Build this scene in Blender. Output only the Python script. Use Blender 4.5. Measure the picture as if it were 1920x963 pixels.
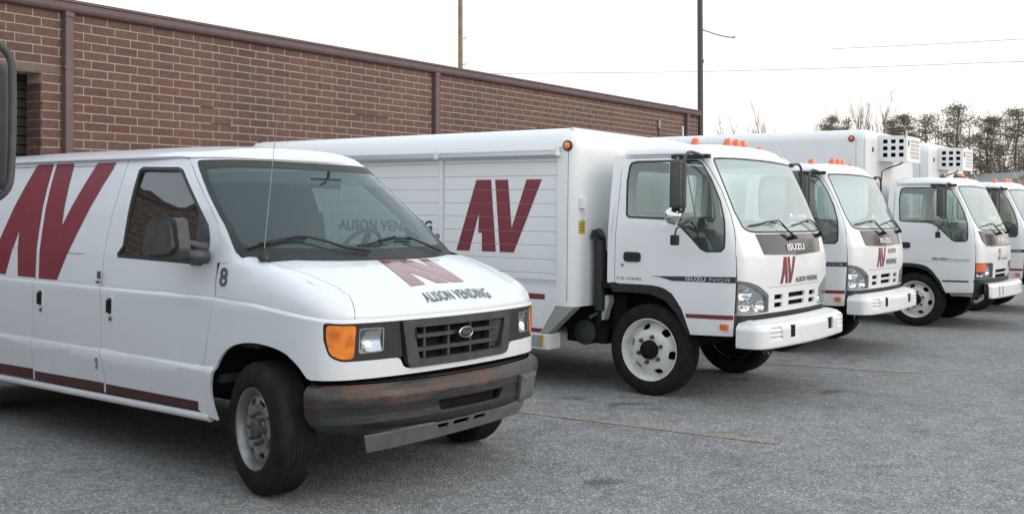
import bpy, bmesh, math, random
import numpy as np
from math import sin, cos, pi, sqrt, radians, tan, atan2
from mathutils import Vector, Matrix
from mathutils.geometry import tessellate_polygon

S = bpy.context.scene
for o in list(bpy.data.objects):
    bpy.data.objects.remove(o)
COL = S.collection
R = random.Random(7)
# ------------------------------------------------------------------ camera
CAM_H = 1.6006
FPX, CYPX = 1961.26, 388.47
cam = bpy.data.cameras.new('camera'); cam_o = bpy.data.objects.new('camera', cam); COL.objects.link(cam_o)
cam_o.location = (0, 0, CAM_H); cam_o.rotation_euler = (radians(90), 0, 0)
cam.sensor_width = 36; cam.lens = FPX / 1920 * 36
cam.shift_y = (CYPX - 481.5) / 1920
cam.clip_start = .05; cam.clip_end = 3000
S.camera = cam_o
S.render.resolution_x = 1024; S.render.resolution_y = 513
# ------------------------------------------------------------------ sky and sun
SUN_EL, SUN_AZ = radians(26), radians(112)     # azimuth from +Y (view direction) towards +X
w = bpy.data.worlds.new('World'); S.world = w; w.use_nodes = True
nt = w.node_tree; nt.nodes.clear()
out = nt.nodes.new('ShaderNodeOutputWorld'); bg = nt.nodes.new('ShaderNodeBackground'); bg2 = nt.nodes.new('ShaderNodeBackground')
sky = nt.nodes.new('ShaderNodeTexSky'); sky.sky_type = 'NISHITA'; sky.sun_disc = False
sky.sun_elevation = SUN_EL; sky.sun_rotation = SUN_AZ; sky.dust_density = 3.0; sky.air_density = 1.0
bg.inputs['Strength'].default_value = .05
nt.links.new(sky.outputs[0], bg.inputs['Color'])
tc = nt.nodes.new('ShaderNodeTexCoord'); sep = nt.nodes.new('ShaderNodeSeparateXYZ'); nt.links.new(tc.outputs['Generated'], sep.inputs[0])
ramp = nt.nodes.new('ShaderNodeValToRGB'); nt.links.new(sep.outputs['Z'], ramp.inputs[0])
ramp.color_ramp.elements[0].position = 0.0; ramp.color_ramp.elements[0].color = (1.0, .86, .80, 1)
e = ramp.color_ramp.elements.new(.10); e.color = (1.0, .955, .91, 1)
ramp.color_ramp.elements[-1].position = .45; ramp.color_ramp.elements[-1].color = (.88, .955, 1.0, 1)
nt.links.new(ramp.outputs[0], bg2.inputs['Color']); bg2.inputs['Strength'].default_value = 1.07   # the overcast cloud layer
add = nt.nodes.new('ShaderNodeAddShader'); nt.links.new(bg.outputs[0], add.inputs[0]); nt.links.new(bg2.outputs[0], add.inputs[1])
nt.links.new(add.outputs[0], out.inputs['Surface'])
sun = bpy.data.lights.new('sun', 'SUN'); sun.energy = .6; sun.angle = radians(25); sun.color = (1, .95, .88)
sun_o = bpy.data.objects.new('sun', sun); COL.objects.link(sun_o)
sd = Vector((sin(SUN_AZ) * cos(SUN_EL), cos(SUN_AZ) * cos(SUN_EL), sin(SUN_EL)))
sun_o.rotation_euler = sd.to_track_quat('Z', 'Y').to_euler()
S.view_settings.view_transform = 'Standard'; S.view_settings.look = 'None'
S.view_settings.exposure = 0.0; S.view_settings.gamma = 1.0; S.view_settings.use_curve_mapping = False

# ------------------------------------------------------------------ materials
MATS = {}
def mat(name, col, rough=.6, metal=0, coat=0, noise=None, bump=None, spec=None, emit=None):
    """noise=(scale, amount, colour2) mixes a second colour in by noise; bump=(scale, strength)"""
    if name in MATS: return MATS[name]
    m = bpy.data.materials.new(name); m.use_nodes = True; n = m.node_tree; b = n.nodes['Principled BSDF']
    b.inputs['Base Color'].default_value = (*col, 1); b.inputs['Roughness'].default_value = rough
    b.inputs['Metallic'].default_value = metal; b.inputs['Coat Weight'].default_value = coat; b.inputs['Coat Roughness'].default_value = .06
    if spec is not None: b.inputs['Specular IOR Level'].default_value = spec
    if emit: b.inputs['Emission Color'].default_value = (*emit[0], 1); b.inputs['Emission Strength'].default_value = emit[1]
    t = n.nodes.new('ShaderNodeTexCoord')
    if noise:
        x = n.nodes.new('ShaderNodeTexNoise'); x.inputs['Scale'].default_value = noise[0]; x.inputs['Detail'].default_value = 5; x.inputs['Roughness'].default_value = .65
        n.links.new(t.outputs['Object'], x.inputs['Vector'])
        r = n.nodes.new('ShaderNodeValToRGB'); r.color_ramp.elements[0].position = .42; r.color_ramp.elements[1].position = .62
        r.color_ramp.elements[0].color = (0, 0, 0, 1); r.color_ramp.elements[1].color = (noise[1],) * 3 + (1,)
        mx = n.nodes.new('ShaderNodeMix'); mx.data_type = 'RGBA'
        mx.inputs['A'].default_value = (*col, 1); mx.inputs['B'].default_value = (*noise[2], 1)
        n.links.new(x.outputs['Fac'], r.inputs[0]); n.links.new(r.outputs[0], mx.inputs['Factor']); n.links.new(mx.outputs['Result'], b.inputs['Base Color'])
    if bump:
        x = n.nodes.new('ShaderNodeTexNoise'); x.inputs['Scale'].default_value = bump[0]; x.inputs['Detail'].default_value = 4
        n.links.new(t.outputs['Object'], x.inputs['Vector'])
        bp = n.nodes.new('ShaderNodeBump'); bp.inputs['Strength'].default_value = bump[1]; bp.inputs['Distance'].default_value = .01
        n.links.new(x.outputs['Fac'], bp.inputs['Height']); n.links.new(bp.outputs[0], b.inputs['Normal'])
    MATS[name] = m; return m
def glass(name, tint, ior=1.5, haze=.0, hcol=(.3, .34, .33)):
    if name in MATS: return MATS[name]
    m = bpy.data.materials.new(name); m.use_nodes = True; n = m.node_tree; n.nodes.clear()
    o = n.nodes.new('ShaderNodeOutputMaterial'); tr = n.nodes.new('ShaderNodeBsdfTransparent'); tr.inputs[0].default_value = (*tint, 1)
    gl = n.nodes.new('ShaderNodeBsdfGlossy'); gl.inputs['Roughness'].default_value = .015
    ge = n.nodes.new('ShaderNodeNewGeometry'); dt = n.nodes.new('ShaderNodeVectorMath'); dt.operation = 'DOT_PRODUCT'
    n.links.new(ge.outputs['Normal'], dt.inputs[0]); n.links.new(ge.outputs['Incoming'], dt.inputs[1])
    def mth(op, a, b):
        q = n.nodes.new('ShaderNodeMath'); q.operation = op
        for i, x in enumerate((a, b)):
            if x is None: continue
            if isinstance(x, (int, float)): q.inputs[i].default_value = x
            else: n.links.new(x, q.inputs[i])
        return q.outputs[0]
    F0 = ((ior - 1) / (ior + 1)) ** 2
    ab = mth('ABSOLUTE', dt.outputs['Value'], None); fac = mth('ADD', mth('MULTIPLY', mth('POWER', mth('SUBTRACT', 1.0, ab), 5.0), 1 - F0), F0)   # Schlick, the same from both sides of the pane
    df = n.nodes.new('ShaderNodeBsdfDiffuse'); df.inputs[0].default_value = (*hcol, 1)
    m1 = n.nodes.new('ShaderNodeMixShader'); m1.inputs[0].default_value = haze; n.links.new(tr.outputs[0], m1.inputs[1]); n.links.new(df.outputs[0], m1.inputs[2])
    m2 = n.nodes.new('ShaderNodeMixShader'); n.links.new(fac, m2.inputs[0]); n.links.new(m1.outputs[0], m2.inputs[1]); n.links.new(gl.outputs[0], m2.inputs[2])
    n.links.new(m2.outputs[0], o.inputs[0]); MATS[name] = m; return m
def paint(name, col, dirt=(.33, .30, .26), z0=.35, z1=.95, amt=.35, rough=.32, coat=.6):
    """vehicle paint: road film that thickens towards the sills (object z), faint mottling, orange-peel"""
    if name in MATS: return MATS[name]
    m = bpy.data.materials.new(name); m.use_nodes = True; n = m.node_tree; b = n.nodes['Principled BSDF']
    b.inputs['Roughness'].default_value = rough; b.inputs['Coat Weight'].default_value = coat; b.inputs['Coat Roughness'].default_value = .08
    t = n.nodes.new('ShaderNodeTexCoord'); sp = n.nodes.new('ShaderNodeSeparateXYZ'); n.links.new(t.outputs['Object'], sp.inputs[0])
    mr = n.nodes.new('ShaderNodeMapRange'); mr.inputs['From Min'].default_value = z0; mr.inputs['From Max'].default_value = z1; mr.inputs['To Min'].default_value = amt; mr.inputs['To Max'].default_value = amt * .08
    n.links.new(sp.outputs['Z'], mr.inputs['Value'])
    x = n.nodes.new('ShaderNodeTexNoise'); x.inputs['Scale'].default_value = 6; x.inputs['Detail'].default_value = 7; x.inputs['Roughness'].default_value = .7
    mp = n.nodes.new('ShaderNodeMapping'); mp.inputs['Scale'].default_value = (1, 1, .45); n.links.new(t.outputs['Object'], mp.inputs[0]); n.links.new(mp.outputs[0], x.inputs['Vector'])
    r = n.nodes.new('ShaderNodeMapRange'); r.inputs['From Min'].default_value = .3; r.inputs['From Max'].default_value = .75; n.links.new(x.outputs['Fac'], r.inputs['Value'])
    mu = n.nodes.new('ShaderNodeMath'); mu.operation = 'MULTIPLY'; n.links.new(mr.outputs[0], mu.inputs[0]); n.links.new(r.outputs[0], mu.inputs[1])
    mx = n.nodes.new('ShaderNodeMix'); mx.data_type = 'RGBA'; mx.inputs['A'].default_value = (*col, 1); mx.inputs['B'].default_value = (*dirt, 1)
    n.links.new(mu.outputs[0], mx.inputs['Factor']); n.links.new(mx.outputs['Result'], b.inputs['Base Color'])
    x2 = n.nodes.new('ShaderNodeTexNoise'); x2.inputs['Scale'].default_value = 2.2; x2.inputs['Detail'].default_value = 2; n.links.new(t.outputs['Object'], x2.inputs['Vector'])
    bp = n.nodes.new('ShaderNodeBump'); bp.inputs['Strength'].default_value = .12; bp.inputs['Distance'].default_value = .02
    n.links.new(x2.outputs['Fac'], bp.inputs['Height']); n.links.new(bp.outputs[0], b.inputs['Normal']); n.links.new(bp.outputs[0], b.inputs['Coat Normal'])
    MATS[name] = m; return m
M_van = paint('van_white', (.74, .765, .80), amt=.22)
M_trk = paint('truck_white', (.84, .85, .86), amt=.30, z0=.4, z1=1.1)
M_box = paint('box_white', (.83, .845, .855), amt=.22, z0=.6, z1=1.6, rough=.38, coat=.35)
M_bump = paint('bumper_white', (.80, .81, .82), amt=.22, z0=.4, z1=.8, rough=.42, coat=.2)
M_maroon = mat('maroon_vinyl', (.20, .022, .038), .42, coat=.25, noise=(9, .35, (.25, .04, .055)))
M_maroon2 = mat('faded_maroon_vinyl', (.20, .03, .045), .22, coat=.8, noise=(7, .4, (.27, .055, .07)))
M_text = mat('charcoal_vinyl', (.060, .080, .088), .3, coat=.4)
M_black = mat('black_plastic', (.013, .014, .015), .5, noise=(20, .5, (.026, .026, .026)))
M_grey = mat('grille_plastic', (.040, .042, .045), .5, noise=(14, .5, (.085, .085, .085)), bump=(90, .15))
M_dark = mat('underbody', (.010, .010, .010), .9, spec=.15, noise=(8, .6, (.022, .021, .020)))
M_gap = mat('panel_gap', (.05, .052, .055), .8)
M_rubber = mat('tyre_rubber', (.011,.012,.012), .85, spec=.22, noise=(10, .6, (.026, .026, .025)), bump=(60, .25))
M_seal = mat('window_seal', (.028, .028, .028), .5)
M_chrome = mat('chrome', (.75, .75, .76), .12, metal=1)
M_silver = mat('silver_steel', (.34, .35, .36), .42, metal=.7, noise=(15, .6, (.22, .20, .18)))
M_wheel = mat('white_wheel', (.74, .735, .72), .4, coat=.2, noise=(9, .35, (.46, .43, .38)))
M_nut = mat('rusty_nut', (.10, .095, .09), .55, metal=.4)
M_amber = mat('amber_lens', (.88, .25, .015), .15, coat=1, noise=(11, .8, (.50, .09, .01)), bump=(35, .5))
M_orange = mat('marker_lens', (.80, .15, .05), .2, coat=1)
M_dullmark = mat('dull_marker_lens', (.20, .05, .03), .3, coat=1)
M_brn = mat('mauve_metal', (.13, .085, .088), .6, noise=(6, .5, (.17, .115, .115)))
M_int = mat('interior', (.06, .068, .072), .8)
M_intl = mat('cab_trim', (.11, .12, .12), .8)
M_cloth = mat('seat_cloth', (.045, .05, .055), .9)
M_alu = mat('aluminium', (.72, .73, .75), .35, metal=.5)
M_glass = glass('van_glass', (.58, .72, .71), 1.75, .15, (.16, .27, .30))  # teal diffuse colour paints in a hazy reflection along with dust
M_gside = glass('side_glass', (.45, .52, .48), 2.5, .05, (.3,.33,.31))
M_gtr = glass('truck_glass', (.84, .95, .93), 2.35, .38, (.84, .96, .95))  # pale diffuse colour paints in the bright sky reflection along with dust
M_gtr2 = glass('truck_side_glass', (.76, .86, .82), 2.15, .05, (.45,.47,.44))
M_lens = glass('clear_lens', (.9, .93, .95), 1.5, .05, (.6, .6, .6))
M_refl = mat('lamp_reflector', (.80, .82, .84), .16, metal=1, bump=(45, .35))
M_blkgloss = mat('gloss_black_panel', (.026, .018, .014), .14, coat=.35)  # brown put into the black base stands in for the reflected horizon
M_blue = mat('badge_blue', (.005, .012, .040), .25, coat=.5)
M_yellow = mat('sticker_yellow', (.55, .42, .03), .5)
M_sidestr = mat('stripe_charcoal', (.03, .035, .045), .3, coat=.5)
M_mirr = mat('mirror_shell', (.060,.066,.064), .55, noise=(14,.5,(.09,.09,.085)))
# ------------------------------------------------------------------ mesh building
def area2(p): return sum(p[i][0] * p[(i + 1) % len(p)][1] - p[(i + 1) % len(p)][0] * p[i][1] for i in range(len(p))) / 2
def inset(p, d):
    """move every edge of a polygon inwards by d"""
    s = 1 if area2(p) > 0 else -1; n = len(p); out = []
    for i in range(n):
        a, b, c = np.array(p[i - 1], float), np.array(p[i], float), np.array(p[(i + 1) % n], float)
        e1 = (b - a) / (np.linalg.norm(b - a) + 1e-12); e2 = (c - b) / (np.linalg.norm(c - b) + 1e-12)
        n1 = np.array([-e1[1], e1[0]]) * s; n2 = np.array([-e2[1], e2[0]]) * s
        k = n1 + n2; L = max(k.dot(k) / 2, .25)
        out.append(tuple(b + k / L * d))
    return out
def rpoly(p, r, n=5):
    """round the corners of a polygon; r is one radius or one per corner"""
    out = []
    for i in range(len(p)):
        a, b, c = np.array(p[i - 1], float), np.array(p[i], float), np.array(p[(i + 1) % len(p)], float)
        rr = r[i] if isinstance(r, (list, tuple)) else r
        l1, l2 = np.linalg.norm(a - b), np.linalg.norm(c - b)
        d = min(rr, l1 * .45, l2 * .45)
        if d < 1e-5: out.append(tuple(b)); continue
        p0, p1 = b + (a - b) / l1 * d, b + (c - b) / l2 * d
        for k in range(n + 1):
            t = k / n; out.append(tuple((1 - t) ** 2 * p0 + 2 * t * (1 - t) * b + t * t * p1))
    return out
def oval(cx, cy, rx, ry, n=20, a0=0):
    return [(cx + rx * cos(2 * pi * k / n + a0), cy + ry * sin(2 * pi * k / n + a0)) for k in range(n)]
def rect(u0, v0, u1, v1): return [(u0, v0), (u1, v0), (u1, v1), (u0, v1)]
def frange(a, b, d):
    n = max(1, int(round((b - a) / d))); return [a + (b - a) * k / n for k in range(1, n)]
def surf_n(fn, u, v, flip=False, e=2e-3):
    p = np.array(fn(u, v)); a = np.array(fn(u + e, v)) - p; b = np.array(fn(u, v + e)) - p
    if np.linalg.norm(a) < 1e-7: a = p - np.array(fn(u - e, v))
    if np.linalg.norm(b) < 1e-7: b = p - np.array(fn(u, v - e))
    n = np.cross(a, b); L = np.linalg.norm(n)
    if L < 1e-12:
        b = p - np.array(fn(u, v - 3 * e)); n = np.cross(a, b); L = np.linalg.norm(n) + 1e-12
    n = n / L
    return p, (-n if flip else n)
class Acc:
    def __init__(self): self.v, self.f, self.n, self.mi, self.mats = [], [], [], [], []
    def m(self, m):
        if m not in self.mats: self.mats.append(m)
        return self.mats.index(m)
    def add(self, verts, faces, m, normals=None, M=None):
        b = len(self.v); k = self.m(m)
        if M is not None:
            verts = [M @ Vector(q) for q in verts]
            if M.determinant() < 0: faces = [list(f)[::-1] for f in faces]
            if normals is not None:
                N = M.to_3x3().inverted().transposed(); normals = [(N @ Vector(q)).normalized() for q in normals]
        self.v += [tuple(q) for q in verts]
        for f in faces:
            self.f.append([b + i for i in f]); self.mi.append(k)
            self.n.append([tuple(normals[i]) for i in f] if normals is not None else None)
    def skin(self, outline, fn, m, holes=(), du=.05, dv=.05, us=None, vs=None, off=0, thick=.004, flip=False, M=None):
        if area2(outline) < 0: outline = outline[::-1]
        loops = [[Vector((p[0], p[1], 0)) for p in outline]] + [[Vector((p[0], p[1], 0)) for p in h] for h in holes]
        flat = [p for l in loops for p in l]
        tris = tessellate_polygon(loops)
        bm = bmesh.new(); bv = [bm.verts.new(p) for p in flat]
        for t in tris:
            a, b, c = (flat[i] for i in t)
            ar = (b - a).cross(c - a).z
            if abs(ar) < 1e-10: continue
            try: bm.faces.new([bv[i] for i in (t if ar > 0 else t[::-1])])
            except ValueError: pass
        u0, u1 = min(p[0] for p in outline), max(p[0] for p in outline); v0, v1 = min(p[1] for p in outline), max(p[1] for p in outline)
        cu = (frange(u0, u1, du) if du else []) + [x for x in (us or []) if u0 + 1e-4 < x < u1 - 1e-4]
        cv = (frange(v0, v1, dv) if dv else []) + [x for x in (vs or []) if v0 + 1e-4 < x < v1 - 1e-4]
        for x in cu: bmesh.ops.bisect_plane(bm, geom=bm.verts[:] + bm.edges[:] + bm.faces[:], plane_co=(x, 0, 0), plane_no=(1, 0, 0), dist=1e-6)
        for x in cv: bmesh.ops.bisect_plane(bm, geom=bm.verts[:] + bm.edges[:] + bm.faces[:], plane_co=(0, x, 0), plane_no=(0, 1, 0), dist=1e-6)
        bmesh.ops.delete(bm, geom=[v for v in bm.verts if not v.link_faces], context='VERTS')
        bm.verts.index_update()
        P, N = [], []
        for v in bm.verts:
            p, n = surf_n(fn, v.co.x, v.co.y, flip); P.append(p + n * off); N.append(n)
        F = [[v.index for v in f.verts] for f in bm.faces]
        if flip: F = [f[::-1] for f in F]
        self.add(P, F, m, N, M)
        if thick:
            rv, rf = [], []
            for e in bm.edges:
                if len(e.link_faces) != 1: continue
                f = e.link_faces[0]; vs_ = [v for v in f.verts]
                i = vs_.index(e.verts[0]); a, b = (e.verts[0], e.verts[1]) if vs_[(i + 1) % len(vs_)] is e.verts[1] else (e.verts[1], e.verts[0])
                k = len(rv); a, b = a.index, b.index
                rv += [P[a], P[b], P[b] - N[b] * thick, P[a] - N[a] * thick]
                rf.append([k + 3, k + 2, k + 1, k] if not flip else [k, k + 1, k + 2, k + 3])
            self.add(rv, rf, m, None, M)
        bm.free()
    def box(self, c, d, m, M=None, bev=0, rot=None):
        """chamfered box: centre, full sizes"""
        bm = bmesh.new(); bmesh.ops.create_cube(bm, size=1)
        for v in bm.verts: v.co = Vector((v.co.x * d[0], v.co.y * d[1], v.co.z * d[2]))
        if bev: bmesh.ops.bevel(bm, geom=bm.edges[:], offset=bev, segments=2, profile=.7, affect='EDGES')
        bm.verts.index_update(); bm.normal_update()
        T = Matrix.Translation(c) @ (rot.to_4x4() if rot is not None else Matrix.Identity(4))
        if M is not None: T = M @ T
        self.add([v.co.copy() for v in bm.verts], [[v.index for v in f.verts] for f in bm.faces], m, [v.normal.copy() for v in bm.verts] if bev and bev > .02 else None, T)
        bm.free()
    def lathe(self, prof, m, M=None, n=32, a0=0, a1=2 * pi):
        """profile (radius, height) turned round local z"""
        V_, N_, F = [], [], []; k = len(prof)
        full = abs(a1 - a0 - 2 * pi) < 1e-6; st = n if full else n + 1
        for j in range(st):
            a = a0 + (a1 - a0) * j / n
            for i, (r, z) in enumerate(prof):
                q0, q1 = prof[max(i - 1, 0)], prof[min(i + 1, k - 1)]
                dr, dz = q1[0] - q0[0], q1[1] - q0[1]; L = sqrt(dr * dr + dz * dz) + 1e-9
                V_.append((r * cos(a), r * sin(a), z)); N_.append((dz / L * cos(a), dz / L * sin(a), -dr / L))
        for j in range(n):
            for i in range(k - 1):
                a, b = j * k + i, ((j + 1) % st) * k + i
                F.append([a, b, b + 1, a + 1])
        self.add(V_, F, m, N_, M)
    def tube(self, pts, r, m, M=None, n=8, caps=True, smooth=False):
        if smooth:
            L0 = np.linspace(0, 1, len(pts)); q_ = smooth_curve(pts, 6)
            if isinstance(r, (list, tuple)): r = [float(np.interp(t, L0, r)) for t in np.linspace(0, 1, len(q_))]
            pts = [tuple(float(c) for c in p) for p in q_]
        pts = [Vector(p) for p in pts]; rr = r if isinstance(r, (list, tuple)) else [r] * len(pts)
        V_, N_, F = [], [], []; up = None
        for i, p in enumerate(pts):
            t = (pts[min(i + 1, len(pts) - 1)] - pts[max(i - 1, 0)]).normalized()
            if up is None: up = t.orthogonal().normalized()
            up = (up - t * up.dot(t)).normalized(); s = t.cross(up)
            for j in range(n):
                a = 2 * pi * j / n; d = up * cos(a) + s * sin(a); V_.append(p + d * rr[i]); N_.append(d)
        for i in range(len(pts) - 1):
            for j in range(n):
                F.append([i * n + j, i * n + (j + 1) % n, (i + 1) * n + (j + 1) % n, (i + 1) * n + j])
        self.add(V_, F, m, N_, M)
        if caps:
            self.add(V_[:n], [list(range(n))[::-1]], m, None, M); self.add(V_[-n:], [list(range(n))], m, None, M)
    def prism(self, poly, a, b, m, axis='y', M=None):
        """polygon extruded between a and b along an axis; poly in the two other axes"""
        if area2(poly) < 0: poly = poly[::-1]
        def P(q, t): return (q[0], t, q[1]) if axis == 'y' else (t, q[0], q[1]) if axis == 'x' else (q[0], q[1], t)
        n = len(poly); V_ = [P(q, a) for q in poly] + [P(q, b) for q in poly]
        tris = tessellate_polygon([[Vector((q[0], q[1], 0)) for q in poly]]); T = []
        for t in tris:
            A, B, C = (poly[i] for i in t)
            ar = (B[0] - A[0]) * (C[1] - A[1]) - (C[0] - A[0]) * (B[1] - A[1])
            T.append(list(t) if ar > 0 else list(t)[::-1])
        s = 1 if axis in 'xz' else -1
        if b < a: s = -s
        F = [(t[::-1] if s > 0 else t) for t in T] + [([i + n for i in t] if s > 0 else [i + n for i in t][::-1]) for t in T]
        for i in range(n):
            j = (i + 1) % n; q = [i, j, j + n, i + n]; F.append(q if s > 0 else q[::-1])
        self.add(V_, F, m, None, M)
    def text(self, s, fn, u0, v0, u1, v1, m, off=.003, bold=.03, flip=False, shear=0, M=None, outline=0):
        V2, F2 = text_mesh(s, bold, shear)
        P, N = [], []
        for x, y in V2:
            p, n = surf_n(fn, u0 + (u1 - u0) * x, v0 + (v1 - v0) * y, flip); P.append(p + n * off); N.append(n)
        self.add(P, [f if not flip else f[::-1] for f in F2], m, N, M)
    def obj(self, name, parent=None, kind=None, label=None, M=None):
        me = bpy.data.meshes.new(name); me.from_pydata(self.v, [], self.f)
        for mm in self.mats: me.materials.append(mm)
        me.polygons.foreach_set('material_index', self.mi)
        me.polygons.foreach_set('use_smooth', [n is not None for n in self.n])
        if any(n is not None for n in self.n):
            loops = []
            for i, pl in enumerate(me.polygons):
                if self.n[i] is None: loops += [tuple(pl.normal)] * len(self.f[i])
                else: loops += self.n[i]
            me.normals_split_custom_set(loops)
        o = bpy.data.objects.new(name, me); COL.objects.link(o)
        if parent is not None: o.parent = parent
        if kind: o['kind'] = kind
        if label: o['label'] = label
        if M is not None: o.matrix_local = M
        return o
_TX = {}
def text_mesh(s, bold, shear):
    k = (s, bold, shear)
    if k in _TX: return _TX[k]
    c = bpy.data.curves.new('lettering', 'FONT'); c.body = s; c.offset = bold; c.resolution_u = 3; c.shear = shear; c.space_character = 1.06
    o = bpy.data.objects.new('lettering', c); COL.objects.link(o)
    dg = bpy.context.evaluated_depsgraph_get(); me = bpy.data.meshes.new_from_object(o.evaluated_get(dg))
    V_ = [(v.co.x, v.co.y) for v in me.vertices]; F = [list(p.vertices) for p in me.polygons]
    F = [f if area2([V_[i] for i in f]) > 0 else f[::-1] for f in F]
    x0, x1, y0, y1 = min(v[0] for v in V_), max(v[0] for v in V_), min(v[1] for v in V_), max(v[1] for v in V_)
    V_ = [((x - x0) / (x1 - x0), (y - y0) / (y1 - y0)) for x, y in V_]
    bpy.data.objects.remove(o); bpy.data.curves.remove(c); bpy.data.meshes.remove(me)
    _TX[k] = (V_, F); return _TX[k]
def empty(name, M, label, cat, group=None):
    o = bpy.data.objects.new(name, None); COL.objects.link(o); o.matrix_world = M; o.empty_display_size = .2
    return tag(o, label, cat, group)
def tag(o, label, cat, group=None, kind=None):
    if label: o['label'] = label
    if cat: o['category'] = cat
    if group: o['group'] = group
    if kind: o['kind'] = kind
    return o
def skin(name, parent, outline, fn, m, **k):
    a = Acc(); a.skin(outline, fn, m, **k); return a.obj(name, parent)
GA, GB = -.0120, -.0051      # the lot falls gently towards the right and away
def gz(x, y): return GA * x + GB * y
def place(X, Y, psi, pitch=0):
    """matrix of a vehicle standing on the sloping lot: x forward, y left, z up, origin under the front axle"""
    n = Vector((-GA, -GB, 1)).normalized(); fw = Vector((cos(psi), -sin(psi), 0)); fw = (fw - n * fw.dot(n)).normalized(); lf = n.cross(fw)
    o = Vector((X, Y, gz(X, Y)))
    M = Matrix((fw, lf, n)).transposed().to_4x4(); M.translation = o; return M
def axis_y(x, y, z, side=-1, steer=0):
    """local z of a lathe along the vehicle's lateral axis, pointing out of side (-1 right, 1 left)"""
    return Matrix.Translation((x, y, z)) @ Matrix.Rotation(steer, 4, 'Z') @ Matrix.Rotation(radians(90) * (1 if side < 0 else -1), 4, 'X')
def tab(t, x):
    return float(np.interp(x, t[0], t[1]))
def T_(*pairs):
    return ([a for a, b in pairs], [b for a, b in pairs])
def smooth_curve(pts, n=12, closed=False):
    """centripetal-like Catmull-Rom through pts (tuples of any dim)"""
    P = [np.array(p, float) for p in pts]
    out = []
    for i in range(len(P) - 1):
        p0 = P[i - 1] if i > 0 else 2 * P[0] - P[1]
        p1, p2 = P[i], P[i + 1]
        p3 = P[i + 2] if i + 2 < len(P) else 2 * P[-1] - P[-2]
        d = np.linalg.norm(p2 - p1) + 1e-9
        m1 = (p2 - p0) / (np.linalg.norm(p2 - p0) + 1e-9) * d
        m2 = (p3 - p1) / (np.linalg.norm(p3 - p1) + 1e-9) * d
        for k in range(n):
            t = k / n
            out.append((2*t**3-3*t*t+1)*p1 + (t**3-2*t*t+t)*m1 + (-2*t**3+3*t*t)*p2 + (t**3-t*t)*m2)
    out.append(P[-1])
    return np.array(out)
class Outline:
    """plan curve, right half given rear -> front centre, mirrored to the left half"""
    def __init__(self, pts, n=12, fix=None):
        h = smooth_curve(pts, n)
        m = h[::-1][1:] * np.array([1, -1] + [1] * (h.shape[1] - 2))
        self.P = np.vstack([h, m])
        if fix: self.P = fix(self.P)
        d = np.linalg.norm(np.diff(self.P[:, :2], axis=0), axis=1)
        self.S = np.concatenate([[0], np.cumsum(d)])
        self.mid = self.S[len(h) - 1]; self.end = self.S[-1]
        t = np.gradient(self.P[:, :2], self.S, axis=0)
        t /= np.linalg.norm(t, axis=1)[:, None]
        self.N = np.stack([t[:, 1], -t[:, 0]], 1)
    def at(self, s):
        return [float(np.interp(s, self.S, self.P[:, k])) for k in range(self.P.shape[1])]
    def nrm(self, s):
        n = np.array([np.interp(s, self.S, self.N[:, 0]), np.interp(s, self.S, self.N[:, 1])])
        return n / np.linalg.norm(n)
def superprof(w, p):
    w = min(max(w, 0.0), pi / 2)
    return 1 - max(cos(w), 0) ** (2 / p), max(sin(w), 0) ** (2 / p)
# ------------------------------------------------------------------ van surfaces
VW = T_((.34,.955),(.375,.985),(.41,.99),(.50,.995),(.60,1.005),(.655,1.009),(.674,1.003),(.688,.987),(.80,.987),(1.0,.985),(1.066,.986),(1.078,.984),(1.089,.967),(1.11,.966),(1.3,.940),(1.43,.910),(1.6,.867),(1.75,.817),(1.93,.748),(2.0,.72))
def van_side(x, z):
    r = max(0.0, -x - 3.9)
    return (x, -(tab(VW, z) - .12 * r * r), z)
VO = Outline([(-.9,-1.0),(-.4,-1.0),(.1,-1.0),(.355,-.985),(.49,-.945),(.575,-.865),(.625,-.745),(.667,-.55),(.695,-.28),(.705,0)], 10)
VCR = T_((-.4, 0),(.0,.018),(.58,.077),(.72,.077))      # the upper crease drops towards the nose
def van_low(s, z):
    x, y = VO.at(s); n = VO.nrm(s)
    k = min(max((z - .72) / .37, 0), 1)
    zz = z - tab(VCR, x) * k
    o = tab(VW, z) - 1.0
    if x > .3: o = o * .8 - .0
    return (x + n[0] * o, y + n[1] * o, zz)
def van_hood(x, y):
    h = tab(VH, x)
    return h - .035 * (abs(y) / .9) ** 2.2
VH = tuple(smooth_curve([(-.6,1.44),(-.35,1.392),(0,1.318),(.2,1.262),(.4,1.193),(.55,1.132),(.66,1.078),(.75,1.03)], 8).T)
def van_rim(s, w):
    """fender / hood shoulder: w 0 at the crease, pi/2 where it meets the hood height"""
    x, y = VO.at(s); n = VO.nrm(s)
    o = -.034 * (1 if x < .3 else .8)
    R = .115 if x < .45 else .115
    a, b = superprof(w, 2.3)
    px, py = x + n[0] * (o - R * a), y + n[1] * (o - R * a)
    zc = 1.09 - tab(VCR, x)
    return (px, py, zc + (van_hood(px, py) - zc) * b)
def van_top(x, y):
    """bonnet height including the rolled shoulder along its outline"""
    P = VO.P; i = int(np.argmin((P[:, 0] - x) ** 2 + (P[:, 1] - y) ** 2)); n = VO.N[i]; s = VO.S[i]
    px, py = P[i, 0], P[i, 1]; o = -.034 * (1 if px < .3 else .8); R = .115
    d = (px + n[0] * o - x) * n[0] + (py + n[1] * o - y) * n[1]
    h = van_hood(x, y)
    if d >= R: return (x, y, h)
    t = max(d / R, 0); w = math.acos(min(1, (1 - t) ** (2.3 / 2))); b = sin(w) ** (2 / 2.3)
    zc = 1.09 - tab(VCR, px)
    return (x, y, zc + (h - zc) * b)
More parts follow.
